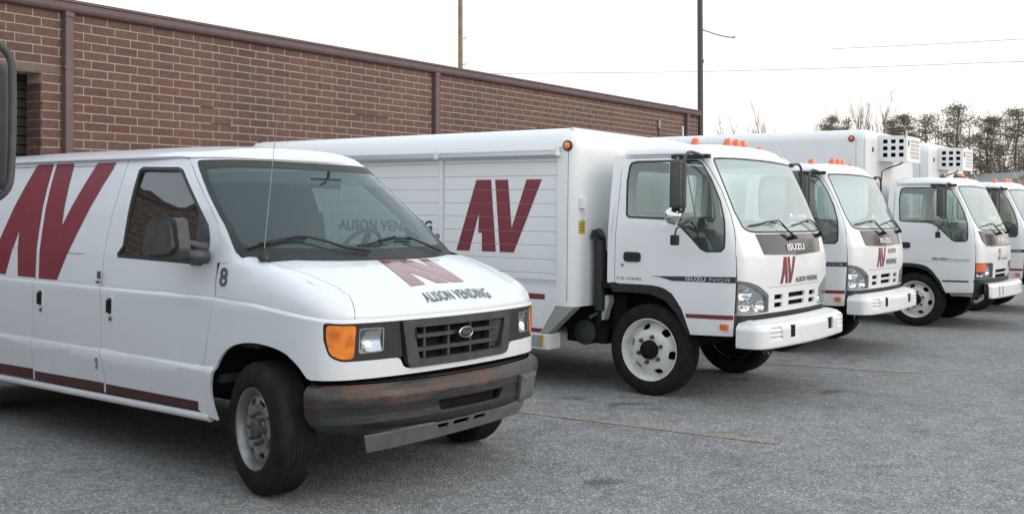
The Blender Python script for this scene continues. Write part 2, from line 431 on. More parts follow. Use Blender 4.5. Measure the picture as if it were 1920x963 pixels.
VXS = T_((1.280,-0.405),(1.378,-0.406),(1.438,-0.425),(1.504,-0.460),(1.559,-0.520),(1.621,-0.594),(1.702,-0.696),(1.776,-0.786),(1.857,-0.883),(1.906,-0.941),(1.950,-1.012))
VXW = T_((1.30,.085),(1.36,.0),(1.5,-.165),(1.7,-.395),(1.8,-.51),(1.88,-.60),(1.95,-.67))
def van_front(q, z):
    """A-pillar and windscreen: q 0 at the door shut line, 1 at the centre line, 2 at the far pillar"""
    m = 1
    if q > 1: q = 2 - q; m = -1
    xs, xw, W = tab(VXS, z), tab(VXW, z), tab(VW, z)
    th = q * pi / 2; n = 2.35
    sh = .11 * (1 - q) ** 2 * min(1, max(0, (z - 1.33) / .25)) if m < 0 else 0
    return (xs + (xw - xs) * max(sin(th), 0) ** (2 / n) - sh, -m * W * max(cos(th), 0) ** (2 / n), z)
def _vrfix(P):
    P = P.copy(); y = np.clip(P[:, 1] / .75, 0, 1)
    P[:, 0] -= .11 * y ** 2 * np.clip((P[:, 0] + 1.8) / .8, 0, 1)
    return P
VR = Outline([(-4.55,0,1.95),(-4.54,-.5,1.94),(-4.47,-.69,1.935),(-4.3,-.748,1.93),(-3,-.751,1.935),(-1.5,-.751,1.933),(-1.2,-.750,1.930)] + [tuple(van_front(q, 1.925)[:2]) + (1.926,) for q in (.02,.08,.2,.38,.6,.8,1.0)], 10, _vrfix)
def van_roof(x, y):
    f = 1 - min(1, max(0, (x + 1.6) / 1.0)) ** 2 * .40
    return 1.93 + .115 * f * (1 - (abs(y) / .78) ** 2.6) - .012 * max(0, -x - 3)
def van_roofrim(s, w):
    x, y, z0 = VR.at(s); n = VR.nrm(s)
    a, b = superprof(w, 2.2); R = .16
    px, py = x + n[0] * (.012 - R * a), y + n[1] * (.012 - R * a)
    return (px, py, z0 + (max(van_roof(px, py), z0) - z0) * b)
# ------------------------------------------------------------------ truck cab surfaces
TW = T_((.55,.985),(.6,.995),(.8,1.0),(1.3,1.0),(1.5,.99),(1.8,.952),(2.0,.918),(2.10,.90),(2.2,.88))
TX = T_((.5,.945),(.6,.955),(.87,.975),(1.1,.985),(1.25,.975),(1.4,.935),(1.5,.893),(1.8,.760),(2.0,.665),(2.10,.615),(2.2,.56))
TO = Outline([(-.41,-1),(-.2,-1.0),(.2,-1.0),(.5,-1.0),(.72,-1.0),(.83,-.985),(.89,-.94),(.925,-.85),(.952,-.65),(.972,-.35),(.98,0)], 10)
def cab(s, z):
    x, y = TO.at(s)
    w = min(1, max(0, (x + .25) / 1.23))
    return (x + w * (tab(TX, z) - .98), y * tab(TW, z), z)
def cab_roof(x, y):
    return 2.245 - .03 * (abs(y) / .9) ** 2.5 - .05 * max(0, x) ** 2 - .02 * max(0, -x)
TR = Outline([(-.335,0,2.135),(-.335,-.5,2.135),(-.33,-.80,2.132),(-.27,-.885,2.13),(0,-.897,2.13),(.25,-.893,2.13),(.40,-.865,2.125),(.50,-.77,2.115),(.57,-.5,2.11),(.60,0,2.11)], 10)
def cab_rim(s, w):
    x, y, z0 = TR.at(s); n = TR.nrm(s)
    a, b = superprof(w, 2.0); R = .15
    px, py = x + n[0] * (.018 - R * a), y + n[1] * (.018 - R * a)
    return (px, py, z0 + (cab_roof(px, py) - z0) * b)
TB = Outline([(.845,-1.0),(.95,-1.0),(1.02,-.985),(1.07,-.93),(1.10,-.82),(1.125,-.55),(1.145,-.25),(1.15,0)], 10)
BO = T_((.48,-.02),(.50,0),(.655,.0),(.675,-.012),(.70,-.05),(.725,-.075),(.73,-.10))
def cab_bumper(s, z):
    x, y = TB.at(s); n = TB.nrm(s); o = tab(BO, z)
    return (x + n[0] * o, y + n[1] * o, z)

VB = Outline([(.44,-1.0),(.53,-.96),(.605,-.875),(.67,-.775),(.722,-.66),(.772,-.45),(.80,-.22),(.81,0)], 10)
VBO = T_((.40,-.06),(.43,-.025),(.455,-.01),(.50,-.012),(.54,-.006),(.555,.0),(.60,.004),(.63,-.004),(.65,-.03),(.665,-.07))
def van_bumper(s, z):
    x, y = VB.at(s); n = VB.nrm(s); o = tab(VBO, z)
    return (x + n[0] * o, y + n[1] * o, z)
# ------------------------------------------------------------------ shared vehicle parts
LOGO_A = [(-1.775,1.912),(-1.594,1.912),(-1.528,1.226),(-1.698,1.226),(-1.700,1.402),(-1.744,1.402),(-1.738,1.592),(-1.851,1.226),(-2.015,1.226)]
LOGO_V = [(-1.546,1.911),(-1.391,1.911),(-1.344,1.455),(-1.176,1.911),(-1.001,1.911),(-1.315,1.226),(-1.480,1.226)]
def logo(u0, v0, u1, v1):
    f = lambda q: (u0 + (q[0] + 2.015) / 1.014 * (u1 - u0), v0 + (q[1] - 1.226) / .686 * (v1 - v0))
    return [f(q) for q in LOGO_A], [f(q) for q in LOGO_V]
def tyre_prof(R_, rr, w, gr=5):
    p = [(rr, -w + .01), (rr + .012, -w - .004), ((rr + R_) / 2, -w - .014), (R_ - .03, -w + .002), (R_ - .01, -w + .016), (R_, -w + .04)]
    z0, z1 = -w + .04, -.04
    for k in range(gr):
        c = z0 + (z1 - z0) * (k + 1) / (gr + 1)
        p += [(R_, c - .0035), (R_ - .004, c - .0025), (R_ - .004, c + .0025), (R_, c + .0035)]
    p += [(R_, -.04), (R_ - .01, -.016), (R_ - .03, -.002), (R_ - .06, .007), ((rr + R_) / 2, .014), (rr + .03, .012), (rr + .012, .006), (rr, -.01)]
    return p
def wheel_truck(parent, x, y, side, rear=False, R_=.405):
    k = R_ / .405; T_0 = axis_y(x, y, R_, side)
    a = Acc()
    def h(r): return float(np.interp(r, [0, .13, .165, .20, .232, .26], [-.02, -.02, -.030, -.060, -.085, -.095])) if not rear else float(np.interp(r, [0, .10, .14, .21, .26], [-.13, -.13, -.12, -.06, -.05]))
    holes = [rpoly([(.205 * cos(t) + dx * cos(t) - dy * sin(t), .205 * sin(t) + dx * sin(t) + dy * cos(t)) for dx, dy in ((-.026, -.040), (.026, -.040), (.026, .040), (-.026, .040))], .024, 4) for t in [radians(48 + 60 * i) for i in range(6)]]
    a.skin(oval(0, 0, .252, .252, 40), lambda u, v: (u, v, h(sqrt(u * u + v * v))), M_wheel, holes=holes, du=.04, dv=.04, thick=.02)
    a.lathe([(.250, -.18), (.244, -.09), (.246, -.055), (.252, -.03), (.262, -.012), (.266, 0), (.271, .006), (.276, .004), (.277, -.004)][::-1], M_wheel, n=48)
    rim = a.obj('wheel', parent, M=T_0 @ Matrix.Scale(k, 4))
    t = Acc(); t.lathe(tyre_prof(.405, .270, .21), M_rubber, n=56)
    t.lathe([(.25, -.17), (.0, -.17)], M_dark, n=24)
    if rear: t.lathe([(r, z - .26) for r, z in tyre_prof(.405, .270, .21)], M_rubber, n=40)
    t.obj('tyre', rim)
    c = Acc(); c.lathe([(.085, -.022), (.083, .012), (.074, .03), (.05, .038), (.046, .048), (.03, .055), (0, .056)], M_dark, n=24); c.obj('hub', rim)
    for i in range(6):
        q = Acc(); th = radians(18 + 60 * i)
        q.lathe([(.019, -.02), (.019, -.006), (.0145, -.002), (.0145, .010), (.008, .014), (0, .014)], M_nut, n=8, M=Matrix.Translation((.115 * cos(th), .115 * sin(th), 0))); q.obj('wheel_nut', rim)
    return rim
def wheel_van(parent, x, y, side, steer=0):
    T_0 = axis_y(x, y, .372, side, steer); a = Acc()
    def h(r): return float(np.interp(r, [0, .065, .080, .115, .140, .172, .192, .205, .215], [-.030, -.032, -.040, -.030, -.022, -.030, -.052, -.055, -.045]))
    holes = [rpoly([(.148 * cos(t) + dx * cos(t) - dy * sin(t), .148 * sin(t) + dx * sin(t) + dy * cos(t)) for dx, dy in ((-.016, -.026), (.020, -.036), (.020, .036), (-.016, .026))], .014, 4) for t in [radians(22 + 45 * i) for i in range(8)]]
    a.skin(oval(0, 0, .206, .206, 36), lambda u, v: (u, v, h(sqrt(u * u + v * v))), M_silver, holes=holes, du=.03, dv=.03, thick=.015)
    a.lathe([(.214, -.20), (.205, -.12), (.204, -.058), (.208, -.04), (.214, -.02), (.222, -.004), (.229, .004), (.232, 0), (.233, -.008)][::-1], M_silver, n=44)
    rim = a.obj('wheel', parent, M=T_0)
    t = Acc(); t.lathe(tyre_prof(.372, .226, .215), M_rubber, n=60); t.lathe([(.21, -.14), (0, -.14)], M_dark, n=24); t.obj('tyre', rim)
    c = Acc(); c.lathe([(.056, -.035), (.054, -.012), (.046, -.002), (.02, .002), (0, .002)], M_nut, n=20); c.obj('hub', rim)
    for i in range(8):
        q = Acc(); th = radians(45 * i); q.lathe([(.012, -.04), (.012, -.008), (.006, -.004), (0, -.004)], M_nut, n=6, M=Matrix.Translation((.086 * cos(th), .086 * sin(th), 0))); q.obj('wheel_nut', rim)
    return rim
def copy_tree(o, parent=None):
    c = o.copy(); COL.objects.link(c)
    if parent is not None: c.parent = parent
    for ch in [q for q in list(o.children)]: copy_tree(ch, c)
    return c
def mirp(p, mid): return [(2 * mid - a, b) for a, b in p][::-1]
def ring(outer, inner): return outer, [inner]
# ------------------------------------------------------------------ the van
def make_van(M0):
    root = empty('parked_van', M0, 'white cargo van with maroon AV on its side, number 8 and a scuffed rusty bumper', 'van')
    ZR = lambda x: .413 + (x + .473) * .012
    VVS = [.375, .41, .60, .655, .674, .688, 1.066, 1.078, 1.089, 1.11, 1.3, 1.43, 1.6, 1.75]
    SL = lambda x, z: (lambda q: (q[0], -q[1], q[2]))(van_side(x, z))
    doorfront = [(-1.006,1.936),(-0.941,1.906),(-0.789,1.776),(-0.594,1.621),(-0.460,1.504),(-0.402,1.378),(-0.404,1.270),(-0.384,1.068),(-0.455,0.701),(-0.496,0.646),(-0.516,0.530),(-0.473,0.413)]
    doorrear = [(-1.644,1.936),(-1.623,1.670),(-1.624,1.426),(-1.611,1.249),(-1.600,1.111),(-1.578,1.030),(-1.554,0.685),(-1.503,0.550),(-1.490,0.401)]
    split = [(-2.543,1.936),(-2.462,1.625),(-2.440,1.266),(-2.446,1.104),(-2.441,0.900),(-2.416,0.601),(-2.400,0.390)]
    rear = [(-3.474,1.936),(-3.351,1.600),(-3.271,1.199),(-3.254,0.700),(-3.220,0.380)]
    win = [(-1.420,1.357),(-1.465,1.704),(-1.480,1.853),(-1.445,1.874),(-1.039,1.865),(-0.986,1.849),(-0.664,1.592),(-0.559,1.503),(-0.519,1.423),(-0.509,1.306),(-0.559,1.266),(-1.450,1.279),(-1.466,1.302)]
    winI = inset(win, .022); winL = [(x - (.10 if (x < -1.2 or z > 1.45) else 0), z) for x, z in win]
    G = .0035
    # outer body skins: quarter panels, fenders and nose, pillars, roof
    b = Acc(); sp = dict(du=.09, dv=.09, vs=VVS)
    quarter = [(-4.52,1.925),(-4.52,.40)] + [(-4.14,.40),(-4.10,.58),(-4.0,.72),(-3.86,.82),(-3.68,.86),(-3.50,.82),(-3.36,.72),(-3.27,.60)] + rear[::-1][1:]
    b.skin(inset(quarter, G), van_side, M_van, **sp)
    b.skin([(-4.55,1.93),(-4.52,.40),(-.385,.40)] + [(x_ - .11 * min(1, max(0, (z_ - 1.33) / .25)), z_) for z_, x_ in zip(*VXS) if z_ < 1.93], SL, M_van, holes=[winL], flip=True, **sp)
    mid = VO.mid; A0 = .9
    arch = [tuple(q) for q in smooth_curve([(.572,.376),(.525,.50),(.530,.60),(.580,.72),(.67,.805),(.809,.850),(.991,.860),(1.150,.835),(1.250,.775),(1.319,.699),(1.345,.688)], 4)]
    half = [(A0 - .386, 1.09),(A0-.386,1.068),(A0-.452,.701),(A0-.500,.645),(A0-.517,.53),(A0-.473,.40),(.53,.385)] + arch + [(1.53,.688),(1.9,.688)]
    full = half + [(mid,.688)] + mirp(half, mid)
    full = [(a, max(b_, .36)) for a, b_ in full]
    cut = rpoly([(mid,1.062),(1.415,1.062),(1.418,.943),(1.452,.838),(1.520,.803),(1.598,.803),(1.895,.803),(1.925,.722),(mid,.716)], [0,.03,.03,.03,.03,0,.03,.04,0])[1:-1]
    cut = [q for q in cut if q[0] < mid - .001]
    cut = cut + [(mid,.716)] + [(2 * mid - a, c) for a, c in cut[::-1]] + [(mid, 1.062)]
    b.skin(full, van_low, M_van, holes=[cut], du=.05, dv=.06, vs=VVS, thick=.018)
    sh0, sh1 = 1.618, 1.604; shc = lambda t: sh1 + (sh0 - sh1) * t
    rimf = [(A0-.384,0),(sh1,0)] + [(shc(t), pi / 2 * t) for t in (.15,.3,.45,.6,.7,.8,.9,1)] + [(A0-.384,pi/2)]
    fen = inset(rimf, .002)
    ws_ = [.1,.22,.36,.52,.7,.9,1.1,1.3,1.45]
    b.skin(fen, van_rim, M_van, du=.05, dv=0, vs=ws_); b.skin(mirp(fen, mid), van_rim, M_van, du=.05, dv=0, vs=ws_)
    HH = lambda x, y: (x, y, van_hood(x, y))
    inn = [van_rim(s, pi / 2)[:2] for s in np.linspace(A0 - .384, sh0, 14)]
    ex, ey = inn[-1]
    shut = [(-.05,-.857),(.06,-.818),(.13,-.792),(.25,-.760),(.333,-.742),(.40,-.733),(ex - .025, ey - .012),(ex, ey)]
    wedge = [tuple(q) for q in inn if q[0] > -.05] + shut[:-1][::-1]
    wedge = [q for q in wedge]
    b.skin(wedge, HH, M_van, du=.06, dv=.06, thick=0); b.skin([(q[0], -q[1]) for q in wedge], HH, M_van, du=.06, dv=.06, thick=0)
    ws = [(0.087,1.893),(0.105,1.904),(0.158,1.908),(0.470,1.915),(0.758,1.916),(1.000,1.915)]
    wsl = [(0.080,1.879),(0.071,1.842),(0.058,1.671),(0.067,1.543),(0.130,1.398),(0.155,1.353),(0.194,1.323),(0.246,1.299)]
    hole = ws + [(2 - a, c) for a, c in ws[:-1][::-1]] + [(2 - a, c) for a, c in wsl] + [(1, 1.30)] + wsl[::-1]
    b.skin([(0,1.286),(0,1.932),(2,1.932),(2,1.286),(1,1.286)], van_front, M_van, holes=[hole], du=.05, dv=.06, us=[.015,.03,.07], thick=.01)
    sv = [.1,.25,.4,.6,.8,1.0,1.2,1.4]
    b.skin([(0,0),(VR.end,0),(VR.end,pi/2),(0,pi/2)], van_roofrim, M_van, du=.07, dv=0, vs=sv, thick=0)
    cap = [van_roofrim(s, pi / 2)[:2] for s in np.linspace(0.001, VR.end - .001, 60)]
    b.skin(cap, lambda x, y: (x, y, van_roof(x, y)), M_van, du=.15, dv=.09, thick=0)
    ys_ = [(-(tab(VW, z) - .05), z) for z in (.40,.6,.9,1.09,1.3,1.5,1.75,1.92)]; b.prism(ys_ + [(-.45,1.96),(.45,1.96)] + [(-y, z) for y, z in ys_[::-1]], -4.545, -4.50, M_van, 'x'); b.box((-4.58, 0, .50), (.12, 1.80, .16), M_black, bev=.03)
    for s0_, s1_ in ((1.0, 4.25), (VR.end - 4.25, VR.end - 1.0)): b.skin([(s0_,0),(s1_,0),(s1_,.03),(s0_,.03)], lambda s, t: (lambda q, n, k: (q[0] + n[0] * (.002 + t * k), q[1] + n[1] * (.002 + t * k), q[2] + .002 - t * .25 * k))(VR.at(s), VR.nrm(s), max(0, min(1, (4.25 - min(s, VR.end - s)) / .5))), M_van, du=.08, dv=0, thick=.008)
    b.obj('body', root)
    # dark under-layer seen in the panel gaps
    g = Acc()
    g.skin([(-4.50,1.93),(-4.50,.42),(-.40,.42),(-.50,.66),(-.40,1.1)] + [(x_ - .012, z_) for z_, x_ in zip(*VXS) if z_ < 1.93], van_side, M_gap, holes=[inset(win, -.02)], off=-.013, thick=0, du=.2, dv=0, vs=VVS + [1.5])
    g.obj('door_frame', root)
    def door(name, out_, holes=(), press=None):
        a = Acc(); a.skin(inset(out_, G), van_side, M_van, holes=list(holes) + ([press] if press else []), thick=.008, **sp)
        if press:
            a.skin(inset(press, .0045), van_side, M_van, off=-.0025, thick=.008, **sp)
            a.skin(inset(press, -.01), van_side, M_gap, off=-.009, thick=0, du=.2, dv=.1, vs=VVS)  # dark layer paints in the shade of the pressed groove
        return a.obj(name, root)
    fd = door('front_door', doorfront + doorrear[::-1], holes=[win])
    pr1 = rpoly([(-2.416,1.895),(-1.781,1.888),(-1.780,1.435),(-1.825,1.287),(-2.356,1.278),(-2.378,1.499)], [.08,.05,.05,.09,.05,.05], 5)
    pr2 = rpoly([(-3.370,1.895),(-2.619,1.899),(-2.566,1.309),(-3.149,1.283)], [.08,.05,.06,.08], 5)
    cd = door('cargo_door', doorrear + split[::-1], press=pr1); cd2 = door('cargo_door', split + rear[::-1], press=pr2)
    # windows
    a = Acc(); a.skin(win, van_side, M_seal, holes=[winI], off=.001, thick=.014, du=.1, dv=.1)
    a.obj('window_seal', root)
    skin('side_window', root, inset(win, .015), lambda x, z: (lambda q: (q[0], q[1] + .012 * max(0, (z - 1.28) / .58) ** 2, q[2]))(van_side(x, z)), M_gside, off=-.007, thick=0, du=.2, dv=.15)
    skin('side_window', root, winL, SL, M_gside, off=-.007, thick=0, du=.2, dv=.15, flip=True)
    full_ws = hole
    tint0 = [(0.152,1.804),(0.689,1.804),(1.351,1.804),(1.800,1.814),(1.800,1.600),(1.750,1.384),(1.000,1.360),(0.239,1.384),(0.166,1.600)]
    tint = [(.170,1.852),(.45,1.868),(1,1.868),(1.55,1.868),(1.83,1.852),(1.845,1.80),(1.86,1.67),(1.85,1.54),(1.80,1.42),(1.75,1.385),(1,1.36),(.25,1.385),(.20,1.42),(.15,1.54),(.14,1.67),(.155,1.80)]
    a = Acc(); a.skin(inset(full_ws, .001), van_front, M_seal, holes=[rpoly(tint, .01)], off=.0025, thick=.006, du=.07, dv=.07); a.obj('windscreen_seal', root)
    skin('shade_band', root, [(.168,1.854),(.45,1.870),(1.0,1.870),(1.55,1.870),(1.832,1.854),(1.85,1.765),(1.5,1.775),(1,1.775),(.5,1.775),(.15,1.765)], van_front, glass('shade_glass', (.30,.36,.42), 1.5, .25, (.16,.17,.20)), off=-.004, thick=0, du=.08, dv=.05)
    skin('windscreen', root, inset(full_ws, .004), van_front, M_glass, off=0, thick=0, du=.06, dv=.06)
    # hood with lettering
    h = Acc(); hh_ = [(shc(t), pi / 2 * t) for t in (0,.15,.3,.45,.6,.7,.8,.9,1)]; rh = inset(hh_ + [(2 * mid - a_, c_) for a_, c_ in hh_[::-1]], .003)
    h.skin(rh, van_rim, M_van, du=.05, dv=0, vs=ws_)
    inm = [van_rim(s, pi / 2)[:2] for s in np.linspace(sh0 + .002, 2 * mid - sh0 - .002, 30)]
    sh_r = [(x, y + .005) for x, y in shut[:-1]]
    outl = sh_r + inm + [(x, -y) for x, y in sh_r[::-1]] + [(-.01,.55),(.03,.25),(.035,0),(.03,-.25),(-.01,-.55)]
    h.skin(outl, HH, M_van, du=.04, dv=.05, thick=.01)
    hood = h.obj('hood', root)
    gl = Acc(); pth = shut
    for sg in (1, -1):
        gl.skin([(x, sg * (y - .02)) for x, y in pth] + [(x, sg * (y + .03)) for x, y in pth[::-1]], HH, M_gap, off=-.007, thick=0, du=.05, dv=.05)
        q = [(sh1 - .02, 0), (sh1 + .02, 0), (sh0 + .02, pi / 2), (sh0 - .02, pi / 2)]; gl.skin(q if sg > 0 else mirp(q, mid), van_rim, M_gap, off=-.006, thick=0, du=.03, dv=0, vs=ws_)
    gl.obj('hood_gap', root)
    hA = [(.032,-.096),(.036,-.012),(.47,.136),(.47,.016),(.368,-.017),(.300,-.061),(.475,-.093),(.483,-.226)]
    hV = [(.038,.008),(.046,.109),(.248,.228),(.057,.255),(.068,.343),(.47,.273),(.472,.161)]
    d = Acc()
    for q in (hA, hV): d.skin(q, HH, M_maroon2, off=.003, thick=0, du=.03, dv=.03)
    d.obj('logo_decal', hood)
    HT = lambda u, v: HH(v, u)
    d = Acc(); d.text('ALISON VENDING', lambda u, v: van_top(-v, u), -.245, -.636, .345, -.564, M_text, off=.006, bold=.016, flip=False); d.obj('lettering', hood)
    # cowl grille under the windscreen
    c = Acc(); c.skin([(.27,1.288),(.21,1.318),(.175,1.352),(.25,1.374),(1,1.354),(1.75,1.374),(1.825,1.352),(1.79,1.318),(1.73,1.288)], van_front, M_black, off=.006, thick=.01, du=.05, dv=.03)
    c.skin([(-.39,-.80),(-.05,-.85),(.03,-.25),(.035,.0),(.03,.25),(-.05,.85),(-.39,.80)], lambda x, y: (x, y, van_hood(x, y) - .022), M_black, off=0, thick=0, du=.08, dv=.08)
    c.obj('cowl', root)
    # maroon decals on the side
    d = Acc()
    for q in ([(-2.837,1.913),(-2.606,1.913),(-2.446,1.102),(-2.695,1.102),(-2.795,1.435),(-2.875,1.106),(-3.142,1.106)], [(-2.565,1.912),(-2.326,1.912),(-2.223,1.465),(-2.017,1.909),(-1.780,1.909),(-2.154,1.099),(-2.401,1.099)]):
        d.skin(q, van_side, M_maroon, off=.0018, thick=0, du=.1, dv=.1, vs=VVS)
    d.obj('logo_decal', cd)
    d = Acc()
    for x0, x1 in ((-4.4,-3.262),(-3.242,-2.412),(-2.388,-1.508),(-1.484,-.496)):
        d.skin([(x0, ZR(x0) + .004),(x1, ZR(x1) + .004),(x1, .468),(x0, .455 if x0 < -2 else .464)], van_side, mat('sill_stripe', (.070,.020,.020), .45), off=.0018, thick=0, du=.2, dv=0, vs=VVS)
    d.obj('side_stripe', root)
    d = Acc(); d.text('8', lambda s, z: (s, -.9635 + .09 * max(0, z - 1.16), z), -.352, 1.150, -.280, 1.262, M_text, off=.003, bold=.02); d.obj('number_decal', root)
    # rocker rail
    r = Acc(); r.tube([(x, -.972, ZR(x) - .032) for x in (-4.0,-3.0,-2,-1.2,-.5,-.40)], .026, M_van, n=10); r.tube([(x, .972, ZR(x) - .032) for x in (-4.0,-2,-.40)], .026, M_van, n=8)
    r.obj('sill_rail', root)
    # door handles and locks
    for x in (-1.462, -2.338):
        a = Acc(); fl = lambda u, v: van_side(u, v)
        a.skin(rpoly(rect(x - .035, .905, x + .035, 1.03), .02), fl, M_van, holes=[rpoly(rect(x - .026, .915, x + .026, 1.02), .012)], off=.006, thick=.006, du=0, dv=0)
        a.box((x, -1.0 + .016, .966), (.034, .02, .095), M_black, bev=.005)
        a.box((x - .008, -1.0, .966), (.012, .018, .08), M_black, bev=.004)
        a.obj('door_handle', root)
        a = Acc(); a.lathe([(.012, 0), (.012, .006), (0, .008)], M_nut, n=12, M=axis_y(x + .012, -.99, .885)); a.obj('door_lock', root)
    # hinges and the paint chip on the cargo door edge
    a = Acc(); a.box((-1.60, -.985, 1.16), (.016, .02, .05), M_nut, bev=.003); a.box((-1.60, -.992, 1.115), (.02, .02, .014), M_nut); a.obj('hinge', root)
    a = Acc(); a.skin(rpoly([(-1.605,.62),(-1.567,.625),(-1.562,.60),(-1.575,.545),(-1.60,.55),(-1.592,.58)], .004), van_side, mat('bare_rust', (.16,.07,.035), .8, noise=(60,.9,(.45,.40,.36))), off=.0012, thick=0, du=.02, dv=.02)
    a.obj('rust_chip', cd)
    # lamps
    for sgn in (0, 1):
        f = (lambda p: p) if not sgn else (lambda p: mirp(p, mid))
        bez = f([(1.416,1.060),(1.895,1.060),(1.917,.803),(1.598,.805),(1.520,.805),(1.452,.842),(1.419,.943)])
        sig = f(rpoly([(1.432,1.052),(1.611,1.050),(1.597,.818),(1.525,.815),(1.455,.850),(1.430,.955)], .03))
        hl = f(rpoly([(1.625,1.026),(1.785,1.024),(1.780,.858),(1.622,.852)], .02))
        a = Acc(); a.skin(rpoly(bez, .02), van_low, M_black, holes=[sig, hl], off=-.004, thick=.02, du=.05, dv=.05); bz = a.obj('lamp_bezel', root)
        a = Acc(); a.skin(inset(sig, .003), van_low, M_amber, off=-.001, thick=.01, du=.03, dv=.03); a.obj('turn_signal', root)
        a = Acc(); a.skin(inset(hl, .002), van_low, M_lens, off=-.002, thick=0, du=.04, dv=.04); ln = a.obj('headlight', root)
        cx = 1.703 if not sgn else 2 * mid - 1.703
        a = Acc(); a.skin(inset(hl, .001), lambda s, z: tuple(np.array(van_low(s, z)) - np.append(VO.nrm(s), 0) * (.015 + .05 * max(0, 1 - ((s - cx) / .10) ** 2 - ((z - .94) / .11) ** 2))), M_refl, thick=0, du=.015, dv=.015); a.obj('reflector', ln)
        a = Acc(); a.skin(hl, van_low, M_silver, holes=[inset(hl, .007)], off=.0, thick=.004, du=0, dv=0); a.obj('lamp_rim', ln)
    # grille
    gw = mid - 1.905
    go = rpoly([(mid - gw, 1.056),(mid + gw, 1.056),(mid + gw - .045, .722),(mid - gw + .045, .722)], [.015,.015,.05,.05])
    gi = rpoly([(mid - gw + .075, 1.006),(mid + gw - .075, 1.006),(mid + gw - .125, .775),(mid - gw + .125, .775)], .03)
    a = Acc(); a.skin(go, van_low, M_grey, holes=[gi], off=.014, thick=.04, du=.05, dv=.05)
    def deep(k): return lambda s, z: tuple(np.array(van_low(s, z)) - np.append(VO.nrm(s), 0) * k)
    a.skin(rpoly(rect(mid - gw + .02, .74, mid + gw - .02, 1.03), .01), deep(.075), M_dark, thick=0, du=.1, dv=.1)
    for s in (0, 1):   # sloping reveals at both ends
        q = [(mid - gw + .075, 1.004),(mid - gw + .155, .985),(mid - gw + .165, .79),(mid - gw + .125, .777)]
        if s: q = mirp(q, mid)
        cxx = mid - gw + .12 if not s else mid + gw - .12
        a.skin(q, lambda u, z, s=s: tuple(np.array(van_low(u, z)) - np.append(VO.nrm(u), 0) * (.0 + .55 * abs(u - (mid - gw + .075 if not s else mid + gw - .075)))), M_grey, thick=.0, du=.03, dv=.1)
    gr = a.obj('grille', root)
    for z in (.938, .842):
        a = Acc(); a.skin(rect(mid - gw + .12, z - .014, mid + gw - .12, z + .014), van_low, M_grey, off=-.008, thick=.045, du=.06, dv=0); a.obj('grille_bar', gr)
    for s in (-.30, -.10, .10, .30):
        a = Acc(); a.skin(rect(mid + s - .009, .775, mid + s + .009, 1.006), van_low, M_grey, off=-.02, thick=.04, du=0, dv=.1); a.obj('grille_bar', gr)
    a = Acc(); NM = Matrix.Translation((VO.at(mid)[0] + .012, 0, .892)) @ Matrix.Rotation(radians(90), 4, 'Y')
    a.lathe([(.080, -.004), (.080, .006), (.072, .010), (.070, .006)][::1], M_chrome, n=32, M=NM @ Matrix.Diagonal((.42, .80, 1, 1)))
    a.lathe([(.072, .006), (0, .009)], M_blue, n=32, M=NM @ Matrix.Diagonal((.42, .80, 1, 1)))
    bx = VO.at(mid)[0] + .012
    a.text('Ford', lambda u, v: (bx, u, v), -.038, .878, .036, .908, M_silver, off=.0105, bold=.0, shear=.35); a.obj('badge', gr)
    # bumper, number plate, lower valance
    M_bmp = mat('scuffed_bumper', (.022,.025,.027), .42, coat=.1)
    n = M_bmp.node_tree; bs = n.nodes['Principled BSDF']; tc_ = [q for q in n.nodes if q.type == 'TEX_COORD'][0]
    nz = n.nodes.new('ShaderNodeTexNoise'); nz.inputs['Scale'].default_value = 5.5; nz.inputs['Detail'].default_value = 8; nz.inputs['Roughness'].default_value = .72
    mp = n.nodes.new('ShaderNodeMapping'); mp.inputs['Scale'].default_value = (1, .55, 1.6); n.links.new(tc_.outputs['Object'], mp.inputs[0]); n.links.new(mp.outputs[0], nz.inputs['Vector'])
    sp_ = n.nodes.new('ShaderNodeSeparateXYZ'); n.links.new(tc_.outputs['Object'], sp_.inputs[0])
    zr = n.nodes.new('ShaderNodeMapRange'); zr.inputs['From Min'].default_value = .50; zr.inputs['From Max'].default_value = .60; n.links.new(sp_.outputs['Z'], zr.inputs['Value'])
    yr = n.nodes.new('ShaderNodeMapRange'); yr.inputs['From Min'].default_value = .45; yr.inputs['From Max'].default_value = .15; yr.inputs['To Min'].default_value = .25; n.links.new(sp_.outputs['Y'], yr.inputs['Value'])
    rr = n.nodes.new('ShaderNodeMapRange'); rr.inputs['From Min'].default_value = .47; rr.inputs['From Max'].default_value = .62; n.links.new(nz.outputs['Fac'], rr.inputs['Value'])
    m1 = n.nodes.new('ShaderNodeMath'); m1.operation = 'MULTIPLY'; n.links.new(zr.outputs[0], m1.inputs[0]); n.links.new(rr.outputs[0], m1.inputs[1])
    m2 = n.nodes.new('ShaderNodeMath'); m2.operation = 'MULTIPLY'; n.links.new(m1.outputs[0], m2.inputs[0]); n.links.new(yr.outputs[0], m2.inputs[1])
    mx = n.nodes.new('ShaderNodeMix'); mx.data_type = 'RGBA'; mx.inputs['A'].default_value = (.022,.026,.028,1); mx.inputs['B'].default_value = (.115,.056,.035,1)
    n.links.new(m2.outputs[0], mx.inputs['Factor']); n.links.new(mx.outputs['Result'], bs.inputs['Base Color'])
    mr_ = n.nodes.new('ShaderNodeMapRange'); mr_.inputs['To Min'].default_value = .32; mr_.inputs['To Max'].default_value = .75; n.links.new(m2.outputs[0], mr_.inputs['Value']); n.links.new(mr_.outputs[0], bs.inputs['Roughness'])
    bpn = n.nodes.new('ShaderNodeBump'); bpn.inputs['Strength'].default_value = .45; bpn.inputs['Distance'].default_value = .02; n.links.new(nz.outputs['Fac'], bpn.inputs['Height']); n.links.new(bpn.outputs[0], bs.inputs['Normal'])
